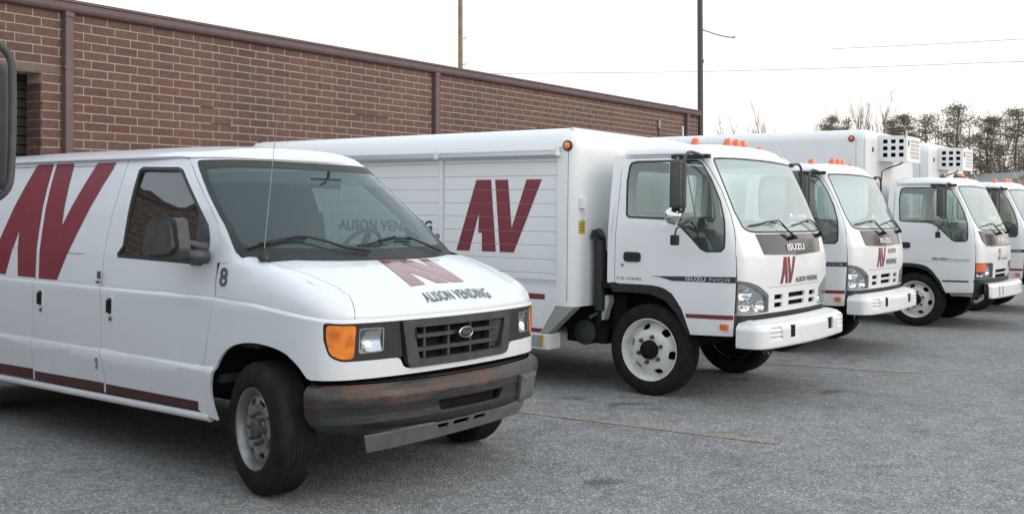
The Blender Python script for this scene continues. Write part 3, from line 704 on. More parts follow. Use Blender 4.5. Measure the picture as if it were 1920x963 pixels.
    e_ = VB.end; bm_ = VB.mid
    slot = rpoly([(.812,.538),(1.405,.540),(1.370,.480),(.84,.478)], .022)
    a = Acc(); a.skin([(0,.66),(0,.50),(.03,.45),(.12,.405),(e_-.12,.405),(e_-.03,.45),(e_,.50),(e_,.66)], van_bumper, M_bmp, holes=[slot], du=.05, dv=.015, thick=.03)
    a.skin([(0.05,.662),(e_-.05,.662),(e_-.05,.72),(.05,.72)], lambda s, t: (lambda q, nn: (q[0] - nn[0] * (.07 + (t - .66)), q[1] - nn[1] * (.07 + (t - .66)), .664))(VB.at(s), VB.nrm(s)), M_bmp, du=.06, dv=0, thick=0)
    a.skin(inset(slot, -.02), lambda s, z: (lambda q, nn: (q[0] - nn[0] * .06, q[1] - nn[1] * .06, z))(VB.at(s), VB.nrm(s)), M_dark, du=.06, dv=0, thick=0)
    bp = a.obj('front_bumper', root, label='dark front bumper scuffed and rusty along its top')
    a = Acc(); q0 = 1.59
    a.skin(rpoly(rect(q0, .430, q0 + .215, .592), .012), van_bumper, mat('old_plate', (.10,.105,.11), .5, noise=(12,.5,(.16,.16,.16))), off=.022, thick=.02, du=.05, dv=.05)
    a.skin(rect(q0 + .03, .568, q0 + .185, .578), van_bumper, M_silver, off=.025, thick=.004, du=.05, dv=0)
    for s in (.035, .18): a.lathe([(.006, 0), (.006, .006), (0, .007)], M_nut, n=8, M=Matrix.Translation(van_bumper(q0 + s, .56)) @ Matrix.Rotation(radians(90), 4, 'Y') @ Matrix.Translation((0, 0, .022)))
    a.obj('plate_bracket', root)
    val = lambda y, z: (.74 - .12 * y * y + (z - .36) * .5, y, z)
    M_val = mat('valance_grey', (.13,.135,.14), .6, noise=(9,.6,(.09,.088,.085)))
    a = Acc(); a.skin([(-.80,.405),(-.745,.305),(.52,.345),(.54,.42)], val, M_val, holes=[rpoly(h_, .008) for h_ in ([(-.305,.403),(-.205,.408),(-.200,.375),(-.285,.372)], [(-.165,.409),(-.030,.414),(-.028,.380),(-.155,.376)], [(.010,.416),(.115,.419),(.125,.384),(.018,.381)])], off=.02, thick=.012, du=.1, dv=.05)
    a.obj('lower_valance', root, label='bent grey valance under the bumper')
    # mirrors
    for sg in (1, -1):
        MM = Matrix.Diagonal((1, 1, 1, 1)) if sg > 0 else Matrix.Translation((-.10, -.16, -.13)) @ Matrix.Translation((0, .0, 0)) @ Matrix.Diagonal((1, -1, 1, 1))
        a = Acc()
        a.prism(rpoly([(-.765,1.325),(-.735,1.50),(-.69,1.545),(-.47,1.548),(-.435,1.53),(-.40,1.36),(-.44,1.315),(-.74,1.302)], .035, 6), -1.20, -1.125, M_grey, 'y', M=MM)
        a.prism(rpoly([(-.735,1.345),(-.71,1.49),(-.675,1.52),(-.49,1.522),(-.465,1.50),(-.435,1.37),(-.47,1.34),(-.71,1.325)], .035, 6), -1.225, -1.19, M_grey, 'y', M=MM)
        a.obj('side_mirror', root)
        a = Acc(); M2 = Matrix.Diagonal((1, sg, 1, 1))
        a.tube([(-.56,-1.15,1.345),(-.50,-1.10,1.335),(-.47,-1.04,1.325),(-.475,-.97,1.32)], [.042,.040,.040,.044], M_grey, n=12, M=M2, smooth=True)
        a.tube([(-.52,-1.12,1.42),(-.49,-1.05,1.39),(-.485,-.97,1.37)], [.02,.026,.035], M_grey, n=10, M=M2, smooth=True)
        sail = rpoly([(-0.671,1.590),(-0.560,1.505),(-0.515,1.423),(-0.502,1.299),(-0.558,1.261),(-0.659,1.261),(-0.639,1.398)], .012)
        a.skin(sail, van_side, M_grey, off=.008, thick=.015, du=.05, dv=.05, M=M2)
        a.obj('mirror_arm', root)
    # windscreen wipers, antenna
    W_ = lambda pts, off=.02: [tuple(np.array(surf_n(van_front, q, z)[0]) + np.array(surf_n(van_front, q, z)[1]) * off) for q, z in pts]
    for arm, bl in (([(0.928,1.332),(0.816,1.356),(0.726,1.400),(0.650,1.420),(0.589,1.424)], [(0.253,1.365),(0.349,1.387),(0.464,1.401),(0.589,1.422),(0.650,1.418)]), ([(1.357,1.315),(1.303,1.340),(1.257,1.367),(1.199,1.398),(1.173,1.408)], [(0.902,1.372),(1.000,1.392),(1.095,1.413),(1.210,1.408)])):
        a = Acc(); a.tube(W_(arm, .03), [.014,.010,.008,.007,.006], M_black, n=8); a.tube(W_(bl, .015), .008, M_black, n=6); a.tube(W_([bl[1], bl[-2]], .03), .007, M_black, n=6); a.obj('wiper', root)
    a = Acc(); a.lathe([(.035, 0), (.033, .02), (.022, .038), (.010, .045), (.008, .07), (0, .072)], M_black, n=20, M=Matrix.Translation((-.075, -.862, 1.312)))
    a.tube([(-.075,-.862,1.37),(-.045,-.862,1.60),(0,-.862,1.95),(.03,-.862,2.12)], [.0035,.0025,.0018,.0012], M_chrome, n=6); a.obj('antenna', root)
    # interior
    a = Acc()
    a.box((-2.4, 0, .60), (4.0, 1.8, .05), M_int); a.box((-1.68, 0, 1.0), (.04, 1.70, .80), M_int); a.box((-1.68, 0, 1.62), (.04, 1.42, .44), M_int)
    a.prism([(-.62,1.0),(-.60,1.24),(-.45,1.325),(-.18,1.325),(-.10,1.20),(-.10,.8),(-.5,.8)], -.87, .87, M_int, 'y')
    a.box((-.2, 0, .95), (.5, 1.1, .6), M_int, bev=.05)
    a.obj('interior', root)
    for y in (-.48, .48):
        a = Acc(); a.box((-1.08, y, .95), (.5, .52, .16), M_cloth, bev=.05); a.box((-1.36, y, 1.28), (.16, .50, .62), M_cloth, bev=.06, rot=Matrix.Rotation(radians(-10), 3, 'Y')); a.box((-1.43, y, 1.66), (.11, .28, .20), M_cloth, bev=.05); a.obj('seat', root)
    a = Acc(); c_ = Matrix.Translation((-.66, .45, 1.30)) @ Matrix.Rotation(radians(-62), 4, 'Y')
    a.tube([c_ @ Vector((.19 * cos(t), .19 * sin(t), 0)) for t in np.linspace(0, 2 * pi, 33)], .015, M_black, n=8, caps=False); a.box((0, 0, -.01), (.34, .05, .02), M_black, M=c_); a.tube([(-.66,.45,1.30),(-.45,.45,1.2)], .03, M_black); a.obj('steering_wheel', root)
    a = Acc(); a.box((-.52, 0, 1.78), (.02, .26, .07), M_black, bev=.01); a.tube([(-.50,0,1.81),(-.49,0,1.86)], .01, M_black); a.obj('rear_view_mirror', root)
    # underside, arches and wheels
    a = Acc()
    a.box((-2.0, 0, .52), (5.0, 1.5, .16), M_dark); a.box((.12, 0, .62), (.7, 1.1, .24), M_dark, bev=.03)
    a.tube([(0, -.8, .36), (0, .8, .36)], .05, M_dark); a.tube([(-3.5, -.8, .38), (-3.5, .8, .38)], .07, M_dark)
    for sg in (-1, 1):
        a.lathe([(.47, -.36), (.50, -.02)], M_dark, n=28, a0=(.22 if sg < 0 else pi + .22), a1=(pi - .22 if sg < 0 else 2 * pi - .22), M=axis_y(.02, sg * .97, .40, sg))
        a.box((.02, sg * .62, .68), (.95, .03, .44), M_dark)
    a.box((.50, 0, .60), (.06, 1.5, .16), M_dark)
    a.obj('underbody', root)
    for x, st in ((0, radians(-14)), (-3.68, 0)):
        for sg in (-1, 1): wheel_van(root, x, sg * (.985 if x == 0 else .97), sg, st)
    return root
# ------------------------------------------------------------------ cab-over trucks
BX0 = [(-.0, 0)]
def box_outline(x0, x1, r):
    return Outline([(x0, 0), (x0, -.6), (x0, -1.22 + r), (x0 + r * .29, -1.22 + r * .29), (x0 + r, -1.22), (x0 + r + .3, -1.22), ((x0 + x1) / 2, -1.22), (x1 - r - .3, -1.22), (x1 - r, -1.22), (x1 - r * .29, -1.22 + r * .29), (x1, -1.22 + r), (x1, -.6), (x1, 0)], 8)
def make_box(root, tall):
    x0, x1 = (-5.9, -.64) if tall else (-5.25, -.62)
    top, RR, zb = (2.92, .16, .76) if tall else (2.39, .22, .50)
    O_ = box_outline(x0, x1, .13 if not tall else .12)
    si = int(np.argmin(np.abs(O_.P[:, 0] - (x0 + x1) / 2) + np.abs(O_.P[:, 1] + 1.22))); sx = O_.S[si] - O_.P[si, 0]
    U = lambda x: sx + x            # arc length of a point on the straight right side
    tp = .02
    wall = lambda s, z: (lambda q: (q[0], q[1], z))(O_.at(s))
    a = Acc(); zt = top - RR
    b0, b1 = (.76, .76)
    dr = 2.11; shut_r = [(-4.98, -3.72), (-3.68, -2.235), (-2.195, -.815)]
    holes = [] if tall else [rect(U(p), .935, U(q), dr) for p, q in shut_r]
    e = O_.end; m = O_.mid
    if tall: out_ = rect(.001, .76, e - .001, zt)
    else:
        rp = [(.001,.50),(U(-4.35),.50),(U(-4.22),.78),(U(-3.75),.90),(U(-3.30),.78),(U(-3.17),.50),(U(-.985),.50),(U(-.82),.757),(m,.76),(e-.001,.76),(e-.001,zt),(.001,zt)]
        out_ = rp
    a.skin(out_, wall, M_box, holes=holes, du=.12, dv=.3, us=[U(x1 - .30), U(x1 - .2), U(x1 - .12), U(x1 - .1), U(x1 - .05), U(x1), U(x1 + .03), U(x1 + .06)], thick=.03)
    def rim(s, w_):
        q = O_.at(s); n = O_.nrm(s); A, B = superprof(w_, 2.0)
        return (q[0] - n[0] * RR * A * .7, q[1] - n[1] * RR * A * (1.0 if abs(n[1]) > .5 else .7), zt + RR * B)
    a.skin([(.001, 0), (e - .001, 0), (e - .001, pi / 2), (.001, pi / 2)], rim, M_box, du=.10, dv=.175, thick=0)
    cap = [rim(s, pi / 2)[:2] for s in np.linspace(.002, e - .002, 90)]
    a.skin(cap, lambda x, y: (x, y, top - .0), M_box, du=0, dv=0, thick=0)
    if not tall:
        a.box(((-1.3 + x0) / 2, -.6, .95), (-1.3 - x0, 1.0, .02), M_dark)
        a.prism([(-.82,.757),(-.985,.505),(-.90,.505),(-.62,.757)], -1.215, -1.10, mat('skirt_grey', (.33,.335,.335), .6), 'y')
    a.box(((x0 + x1) / 2, 0, .775 if not tall else .775), (x1 - x0 - .1, 2.3, .05), M_dark)
    # vertical seams
    for x in ([x1 - .085] if not tall else [x1 - .05, x1 - .17, -2.6]):
        a.skin(rect(U(x) - .002, .80, U(x) + .002, zt), wall, M_gap, off=.0012, thick=0, du=0, dv=0)
    bx = a.obj('cargo_box', root)
    if tall:
        x_ = x1
        a = Acc(); 
        side = lambda x, z: (x, -.70, z); fr = lambda y, z: (-.22, y, z)
        hs = [rpoly(rect(x0_, z0_, x0_ + .072, z0_ + .062), .014) for x0_ in (-.575, -.455, -.335) for z0_ in (2.515, 2.618, 2.722)]
        a.skin(rpoly([(x_, 2.47), (-.25, 2.455), (-.235, 2.47), (-.235, 2.80), (-.26, 2.82), (x_, 2.82)], 0), side, M_trk, holes=hs, du=0, dv=0, thick=.02)
        lv = []
        for j in range(5):
            for i in range(7): lv.append(rect(-.49 + i * .066, 2.50 + j * .060, -.49 + i * .066 + .040, 2.50 + j * .060 + .042))
        a.skin(rect(-.70, 2.455, .02, 2.82), fr, M_trk, holes=lv, du=0, dv=0, thick=.015)
        a.prism([(x_, 2.82), (-.22, 2.82), (-.22, 2.832), (x_, 2.85)], -.70, .02, M_trk, 'y'); a.prism([(x_, 2.47), (-.22, 2.455), (-.22, 2.445), (x_, 2.455)], -.70, .02, M_trk, 'y')
        a.box(((x_ - .25) / 2 - .01, -.34, 2.64), (.30, .62, .28), M_dark); a.box(((x_ - .22) / 2, .014, 2.64), (.40, .012, .34), M_trk)
        a.box((-.218, -.60, 2.72), (.006, .035, .09), M_dark); a.obj('cooling_unit', root)
        a = Acc(); a.tube([(x_ + .25, -.25, 2.46), (x_ + .22, -.35, 2.42), (x_ + .12, -.55, 2.36), (x_ + .03, -.62, 2.30), (x_ + .02, -.63, 2.1), (x_ + .02, -.60, 1.6)], .011, M_black, n=6); a.obj('drain_hose', root)
        mk = [((x1 - .24, -1.222, 2.775), 0), ((x1 + .002, -.98, 2.62), 1)]
    else:
        mk = [((-.712, -1.215, 2.212), 0)]
        sl = lambda x, z: (x, -1.20, z)
        n_s = 9; zs = [.985, 1.045, 1.173, 1.302, 1.429, 1.561, 1.686, 1.814, 1.943, 2.071, 2.108]
        A_, V__ = LOGO_A, LOGO_V
        for si_, (p, q) in enumerate(shut_r):
            f = Acc(); f.skin(rect(p, .936, q, dr), sl, M_alu, holes=[rect(p + .018, .985, q - .018, dr - .001)], off=.004, thick=.015, du=0, dv=0)
            f.skin(rect(p, .936, q, dr), sl, mat('slat_joint', (.33,.34,.35), .6), off=-.010, thick=0, du=0, dv=0)
            sh = f.obj('roller_shutter', root)
            for k in range(len(zs) - 1):
                c = Acc(); z0_, z1_ = zs[k] + .0015, zs[k + 1] - .0015
                c.prism([(-1.190, z0_), (-1.1985, z0_), (-1.201, z0_ + .004), (-1.201, z1_ - .004), (-1.1985, z1_), (-1.190, z1_)], p + .02, q - .02, M_box, 'x'); c.obj('slat', sh)
            if si_ == 2:
                d = Acc()
                for poly in (A_, V__):
                    bmz = Acc(); bmz.skin(poly, sl, M_maroon, off=.003, thick=0, du=0, dv=0, vs=[z + t for z in zs for t in (-.0025, .0025)])
                    for fi, ff in enumerate(bmz.f):
                        zc_ = sum(bmz.v[i][2] for i in ff) / len(ff)
                        zmin, zmax = min(bmz.v[i][2] for i in ff), max(bmz.v[i][2] for i in ff)
                        if any(abs(zc_ - z) < .0026 and zmax - zmin < .0056 for z in zs): continue
                        d.add([bmz.v[i] for i in ff], [list(range(len(ff)))], M_maroon, None)
                d.obj('logo_decal', sh)
            if si_ == 1:
                d = Acc(); d.text('ALISON VENDING', sl, -3.655, 1.395, -2.332, 1.512, M_text, off=.003, bold=.035); d.obj('lettering', sh)
        a = Acc()
        a.prism([(-1.222,2.128),(-1.282,2.122),(-1.290,2.130),(-1.290,2.150),(-1.284,2.154),(-1.284,2.166),(-1.290,2.170),(-1.286,2.188),(-1.272,2.196),(-1.222,2.202)], -5.05, -.80, M_alu, 'x')
        a.box((-.79, -1.255, 2.163), (.03, .072, .085), M_trk, bev=.006)
        for x in (-2.222, -3.70): a.box((x, -1.256, 2.156), (.045, .074, .078), M_trk, bev=.005)
        a.obj('awning_rail', root)
        
        for xp in (-2.215, -3.70): a = Acc(); a.box((xp, -1.212, 1.52), (.03, .02, 1.17), M_box); a.obj('door_post', root)
        a = Acc(); sd_ = lambda x, z: (x, -1.22, z)
        a.skin(rect(-3.0, .808, -.822, .858), sd_, M_maroon, off=.0025, thick=0, du=0, dv=0); a.skin([(-3.0,.505),(-.985,.505),(-.962,.541),(-3.0,.548)], sd_, M_maroon, off=.0025, thick=0, du=0, dv=0); a.obj('side_stripe', root)
        a = Acc(); a.box((-1.10, -1.13, .425), (.42, .20, .145), M_trk, bev=.008); a.box((-1.075, -1.232, .425), (.25, .006, .105), mat('skirt_grey', (.33,.335,.335), .6)); a.obj('sill_box', root)
        a = Acc(); a.box((-.960, -1.236, .43), (.030, .014, .105), mat('amber_reflector', (.55,.30,.04), .3, coat=.8), bev=.004); a.obj('reflector', root)
        a = Acc(); cs = O_; sY = U(x1 - .02)
        a.skin(rpoly(rect(U(-.60), 1.415, U(-.60) + .085, 1.535), .004), wall, M_yellow, off=.002, thick=0, du=.02, dv=0)
        for k in range(3): a.skin(rect(U(-.60) + .015, 1.44 + k * .03, U(-.60) + .07, 1.449 + k * .03), wall, M_text, off=.003, thick=0, du=.02, dv=0)
        a.obj('warning_sticker', root)
        a = Acc(); a.box((-.605, -1.10, 1.695), (.05, .08, .10), M_trk, bev=.01); a.tube([(-.585,-1.12,1.65),(-.575,-1.10,1.60),(-.585,-1.08,1.555),(-.60,-1.11,1.545)], .008, M_trk, n=6); a.obj('power_inlet', root)
    for (c, fr_) in mk:
        a = Acc(); Mk = (axis_y(*c) if not fr_ else Matrix.Translation(c) @ Matrix.Rotation(radians(90), 4, 'Y')) @ Matrix.Scale(1.0 if not fr_ else .8, 4)
        a.lathe([(.048, -.01), (.048, .012), (.040, .018), (.036, .012)], M_seal, n=24, M=Mk); a.lathe([(.036, .010), (.03, .022), (.015, .028), (0, .029)], M_amber if not tall else M_orange, n=24, M=Mk); a.obj('marker_light', root)
    return bx
def cab_door_window():
    return [(.166,2.03),(.193,2.066),(.282,2.078),(.754,2.078),(1.105,2.075),(1.165,2.050),(1.222,1.906),(1.247,1.72),(1.232,1.551),(1.165,1.320),(1.125,1.288),(.985,1.283),(.936,1.303),(.838,1.413),(.753,1.502),(.693,1.537),(.62,1.553),(.208,1.565),(.175,1.592),(.153,1.90)]
def make_truck(M0, style, tall, label, group, lettering):
    root = empty('box_truck', M0, label, 'truck', group)
    old = style == 'old'; dz = -.03 if old else 0
    cabf = (lambda s, z: (lambda q: (q[0], q[1], q[2] + dz))(cab(s, z)))
    mid = TO.mid; e = TO.end; G = .003
    bmpf = (lambda s, z: (lambda q: (q[0], q[1], q[2] + dz))(cab_bumper(s, z)))
    win = cab_door_window(); winI = inset(win, .016)
    drear = [(.088,2.105),(.093,1.815),(.079,1.396),(.077,1.047),(.077,.985)]
    archp = [(.12,.977),(.339,.978),(.46,.976),(.53,.968),(.588,.951),(.653,.914),(.70,.858),(.751,.790),(.800,.679),(.846,.572)] if not old else [(.12,.957),(.30,.957),(.44,.950),(.53,.935),(.60,.905),(.665,.85),(.72,.78),(.777,.71),(.83,.60),(.862,.545)]
    zs_ = .576 if not old else .548
    dfront = [(1.090,2.105),(1.165,2.085),(1.232,2.0),(1.284,1.813),(1.300,1.603),(1.290,1.487),(1.252,1.293),(1.246,1.086),(1.246,.723),(1.246,zs_ + .01)]
    door = drear + archp + dfront[::-1]
    ws = [(1.301,2.078),(1.318,2.094),(1.40,2.100),(1.70,2.108),(mid - .2,2.112),(mid,2.112)]
    wl = [(1.298,2.05),(1.312,1.933),(1.340,1.63),(1.380,1.50),(1.41,1.474),(1.470,1.458),(1.56,1.450),(mid,1.448)]
    wso = ws + mirp(ws[:-1], mid) + mirp(wl[:-1], mid)[::1] if False else None
    L_ = wl[::-1] + ws                      # bottom centre -> left edge -> top centre
    wso = L_ + [(2 * mid - a, c) for a, c in L_[1:-1][::-1]]
    # cab shell
    b = Acc(); cs = dict(du=.07, dv=.08)
    hlR = [(1.252,1.055),(1.373,1.040),(1.50,1.008),(1.600,.965),(1.682,.925),(1.700,.775),(1.252,.768)] if not old else [(1.252,.992),(1.48,.990),(1.72,.985),(1.785,.965),(1.80,.768),(1.252,.768)]
    hlR = rpoly(hlR, .012)
    if not old: gr = [rect(1.789,.876,1.958,.918), rect(2.078,.880,2.458,.924), rect(1.795,.806,1.958,.848), rect(2.085,.812,2.450,.854)]; gr += [mirp(gr[0], mid), mirp(gr[2], mid)]
    else: gr = [rect(1.905,.835,2 * mid - 1.905,.882), rect(1.915,.765,2 * mid - 1.915,.812)]
    gr = [rpoly(g_, .006) for g_ in gr]
    fr_out = [(1.252,.765),(1.252,1.293),(1.296,1.487),(1.306,1.603),(1.290,1.813),(1.238,2.0),(1.17,2.09),(1.10,2.125)]
    frp = fr_out + [(2 * mid - a, c) for a, c in fr_out[::-1]]
    b.skin(frp, cabf, M_trk, holes=[wso, hlR, mirp(hlR, mid)] + gr, thick=.02, us=[1.30,1.34,1.38,1.43,1.5], **cs)
    b.skin([(0,.985),(0,2.125),(.085,2.125),(.089,1.815),(.075,1.396),(.073,1.047),(.073,.985)], cabf, M_trk, thick=.01, **cs)
    b.skin(rect(.07,2.108,1.12,2.128), cabf, M_trk, thick=.0, **cs)
    # far side in one skin
    sideL = [(2 * mid - a, c) for a, c in ([(0,.985),(0,2.125),(1.10,2.125),(1.17,2.09),(1.238,2.0),(1.290,1.813),(1.306,1.603),(1.296,1.487),(1.252,1.293),(1.252,zs_)] + archp[::-1])]
    b.skin(sideL, cabf, M_trk, holes=[[(2 * mid - a, c) for a, c in win[::-1]]], thick=.01, **cs)
    sv = [.1,.25,.4,.6,.8,1.0,1.2,1.4]
    rimf = lambda s, w_: (lambda q: (q[0], q[1], q[2] + dz))(cab_rim(s, w_))
    b.skin([(0,0),(TR.end,0),(TR.end,pi/2),(0,pi/2)], rimf, M_trk, du=.07, dv=0, vs=sv, thick=0)
    capp = [cab_rim(s, pi / 2)[:2] for s in np.linspace(.002, TR.end - .002, 50)]
    b.skin(capp, lambda x, y: (x, y, cab_roof(x, y) + dz), M_trk, du=.12, dv=.12, thick=0)
    b.skin([(.0,0),(TR.end,0),(TR.end,.02),(0,.02)], lambda s, t: (lambda q, n: (q[0] + n[0] * (.018 - t * 1.2), q[1] + n[1] * (.018 - t * 1.2), q[2] + dz - .001))(TR.at(s), TR.nrm(s)), M_trk, flip=True, du=.1, dv=0, thick=0)
    bw = rpoly(rect(-.62,1.62,.62,2.0), .06)
    b.skin([(-1,.98),(1,.98),(1,1.5),(.95,1.8),(.90,2.1),(-.90,2.1),(-.95,1.8),(-1,1.5)], lambda y, z: (-.40 + max(0, z - 1.4) * .1, y, z + dz), M_trk, holes=[bw], flip=True, du=0, dv=.1, thick=.02)
    cabo = b.obj('cab', root)
    skin('rear_window', root, bw, lambda y, z: (-.405 + max(0, z - 1.4) * .1, y, z + dz), M_gtr2, flip=True, thick=0, du=0, dv=.1)
    # gap liner behind the door edge
    g = Acc(); g.skin([(.06,1.0),(.06,2.10),(1.12,2.10),(1.20,2.06),(1.27,1.95),(1.31,1.75),(1.315,1.55),(1.27,1.25),(1.265,zs_ + .02),(.86,zs_ + .02),(.80,.72),(.70,.89),(.56,.99)], cabf, M_gap, holes=[inset(win, -.03)], off=-.012, thick=0, **cs); g.obj('door_frame', root)
    d = Acc(); d.skin(inset(door, G), cabf, M_trk, holes=[win], thick=.010, **cs); dr = d.obj('cab_door', root)
    a = Acc(); a.skin(win, cabf, M_seal, holes=[winI], off=.001, thick=.012, du=.08, dv=.08); a.skin(rect(.93,1.30,.945,2.06), cabf, M_seal, off=-.006, thick=0, du=0, dv=.08); a.obj('window_seal', root)
    skin('side_window', root, inset(win, .010), cabf, M_gtr2, off=-.006, thick=0, du=.08, dv=.08)
    skin('side_window', root, [(2 * mid - a_, c) for a_, c in win[::-1]], cabf, M_gtr2, off=-.006, thick=0, du=.08, dv=.08)
    a = Acc(); a.skin(inset(wso, .001), cabf, M_seal, holes=[inset(wso, .016)], off=.002, thick=.004, du=.07, dv=.1, us=[1.33,1.38,1.43]); a.obj('windscreen_seal', root)
    skin('windscreen', root, inset(wso, .005), cabf, M_gtr, off=0, thick=0, du=.06, dv=.07)
    skin('shade_band', root, [(1.312,2.045),(1.34,2.088),(1.70,2.100),(mid,2.104),(2*mid-1.70,2.100),(2*mid-1.34,2.088),(2*mid-1.312,2.045),(2*mid-1.33,1.96),(mid,1.985),(1.33,1.96)], cabf, glass('band_glass', (.50,.62,.70), 1.4, .35, (.36,.46,.52)), off=-.005, thick=0, du=.08, dv=.04)
    # gloss black panel and its chrome name
    a = Acc()
    if not old: pb = [(1.538,1.440),(1.552,1.40),(1.606,1.268)]; pb = pb + [(mid,1.252)] + [(2 * mid - u, v) for u, v in pb[::-1]] + [(mid,1.440)]
    else: pb = rpoly([(1.345,1.445),(1.375,1.30),(1.47,1.235),(1.78,1.222),(2 * mid - 1.78,1.222),(2 * mid - 1.47,1.235),(2 * mid - 1.375,1.30),(2 * mid - 1.345,1.445)], [.01,.06,.08,.02,.02,.08,.06,.01])
    a.skin(pb, cabf, M_blkgloss, off=.004, thick=.006, du=.06, dv=.05); bp = a.obj('front_panel', root)
    a = Acc(); a.text('ISUZU', cabf, mid - .20, 1.292, mid + .20, 1.350, M_trk, off=.012, bold=.03); a.obj('lettering', bp)
    # front lettering
    if lettering == 'line': lg = (1.886,1.008,2.223,1.240); tx = [('ALISON VENDING', 2.215, 1.008, 2.790, 1.056)]
    elif lettering == 'stack': lg = (1.914,1.012,2.249,1.240); tx = [('ALISON', 2.307, 1.165, 2.660, 1.225), ('VENDING', 2.228, 1.035, 2.672, 1.100)]
    else: lg = (2.02,1.02,2.215,1.185); tx = [('ALISON VENDING', 2.225, 1.02, 2.63, 1.052)]
    a = Acc()
    for q in logo(*lg): a.skin(q, cabf, M_maroon, off=.0022, thick=0, du=.08, dv=.12)
    a.obj('logo_decal', root)
    for t_, u0, v0, u1, v1 in tx: a = Acc(); a.text(t_, cabf, u0, v0, u1, v1, M_text, off=.003, bold=.03); a.obj('lettering', root)
    if not old:
        a = Acc(); a.skin(rect(1.667,.983,2 * mid - 1.667,.986), cabf, M_gap, off=.001, thick=0, du=.08, dv=0); a.obj('panel_seam', root)
    # door stripes, lettering, handle
    a = Acc()
    if not old:
        a.skin([(.437,1.060),(1.242,1.086),(1.242,1.034),(.655,1.027),(.545,1.052)], cabf, M_sidestr, off=.0022, thick=0, du=.02, dv=0)
        a.skin([(.792,.752),(1.238,.763),(1.238,.727),(.806,.718)], cabf, M_maroon, off=.0022, thick=0, du=.02, dv=0)
    else:
        a.skin([(.80,.728),(1.243,.738),(1.243,.712),(.812,.704)], cabf, mat('brown_vinyl', (.10,.03,.03), .5), off=.0022, thick=0, du=.1, dv=0)
        a.skin(rect(.40,.995,1.243,.998), cabf, M_gap, off=.001, thick=0, du=.1, dv=0)
        a.skin([(.905,.546),(1.243,.546),(1.243,.505),(.93,.505)], lambda s, z: (lambda q: (q[0], q[1] + .03, q[2]))(cabf(s, z)), M_silver, off=0, thick=.03, du=.1, dv=0)
    a.obj('door_stripe', root)
    a = Acc()
    if not old:
        a.text('5.2L DIESEL', cabf, .100, 1.018, .358, 1.040, M_text, off=.0025, bold=.01); a.obj('lettering', dr)
        a = Acc(); a.text('ISUZU', cabf, .786, 1.036, .974, 1.070, M_chrome, off=.004, bold=.03); a.obj('lettering', dr)
        a = Acc(); a.text('NQR', cabf, 1.010, 1.037, 1.200, 1.070, M_chrome, off=.004, bold=.0)
    else:
        a.text('ISUZU', cabf, .657, 1.016, .885, 1.050, M_text, off=.0025, bold=.05); a.obj('lettering', dr); a = Acc(); a.text('intercooler', cabf, .905, 1.018, 1.175, 1.046, M_nut, off=.0025, bold=.01)
    a.obj('lettering', dr)
    a = Acc(); H_ = rpoly(rect(.172,1.178,.344,1.264), .035); a.skin(H_, cabf, M_black, off=.012, thick=.014, du=.05, dv=.03); a.box((-.15, -1.008, 1.232 + dz), (.11, .012, .03), M_black, bev=.004); a.obj('door_handle', dr)
    a = Acc(); a.lathe([(.016, 0), (.015, .004), (0, .005)], M_silver, n=14, M=axis_y(-.255, -.998, 1.146 + dz)); a.obj('door_lock', dr)
    a = Acc(); sm_ = mat('amber_marker', (.75,.17,.03), .3, coat=.8) if not old else mat('amber_marker', (.75,.17,.03), .3)
    if not old: a.box((.74, -1.002, .664), (.072, .03, .048), sm_, bev=.006); a.obj('marker_light', root)
    # black arch flare
    inn = [(.06,.90),(.25,.905),(.441,.902),(.591,.852),(.693,.757),(.765,.66),(.812,.568)]
    ar = [(.02,.974)] + archp + inn[::-1]
    for fl in (0, 1):
        a = Acc(); q = ar if not fl else [(2 * mid - u, v) for u, v in ar[::-1]]
        a.skin(q, cabf, M_black, off=-.002, thick=.10, du=.06, dv=.06); a.obj('wheel_arch', root)
    # lamps
    for sg in (0, 1):
        f = (lambda p: p) if not sg else (lambda p: mirp(p, mid))
        if not old:
            lens = [(1.262,1.020),(1.356,1.014),(1.49,.978),(1.60,.935),(1.668,.905),(1.684,.785),(1.262,.778)]
            a = Acc(); a.skin(f(inset(hlR, .002) if 0 else [(p_[0], p_[1]) for p_ in inset(hlR, .002)]), cabf, mat('lamp_trim', (.16,.165,.17), .3, coat=.5), holes=[f(rpoly(lens, .015))], off=-.003, thick=.03, du=.05, dv=.05); a.obj('lamp_bezel', root)
            cen = [(1.352,.945,.085),(1.36,.845,.075),(1.575,.84,.10)]
        else:
            lens = [(1.262,.838),(1.49,.838),(1.74,.955),(1.765,.785),(1.262,.780)]
            lens = [(1.50,.955),(1.735,.955),(1.775,.785),(1.262,.785),(1.262,.845),(1.49,.845)]
            a = Acc(); a.skin(f(inset(hlR, .002)), cabf, M_black, holes=[f(lens)], off=-.006, thick=.02, du=.05, dv=.05); a.obj('lamp_bezel', root)
            a = Acc(); a.skin(f(rpoly(rect(1.258,.862,1.478,.984), .01)), cabf, M_orange, off=.002, thick=.012, du=.05, dv=.05); a.obj('turn_signal', root)
            cen = [(1.37,.81,.07),(1.62,.86,.09)]
        a = Acc(); a.skin(f(rpoly(lens, .015)), cabf, M_lens, off=-.002, thick=0, du=.05, dv=.05); ln = a.obj('headlight', root)
        def rf(s, z):
            q = np.array(cabf(s, z)); s_ = s if not sg else 2 * mid - s; k = .03
            for c0, c1, r_ in cen: k += .05 * max(0, 1 - ((s_ - c0) / r_) ** 2 - ((z - c1) / (r_ * .62)) ** 2)
            n_ = TO.nrm(s); return (q[0] - n_[0] * k, q[1] - n_[1] * k, q[2])
        a = Acc(); a.skin(f(rpoly(lens, .015)), rf, M_refl, thick=0, du=.018, dv=.018)
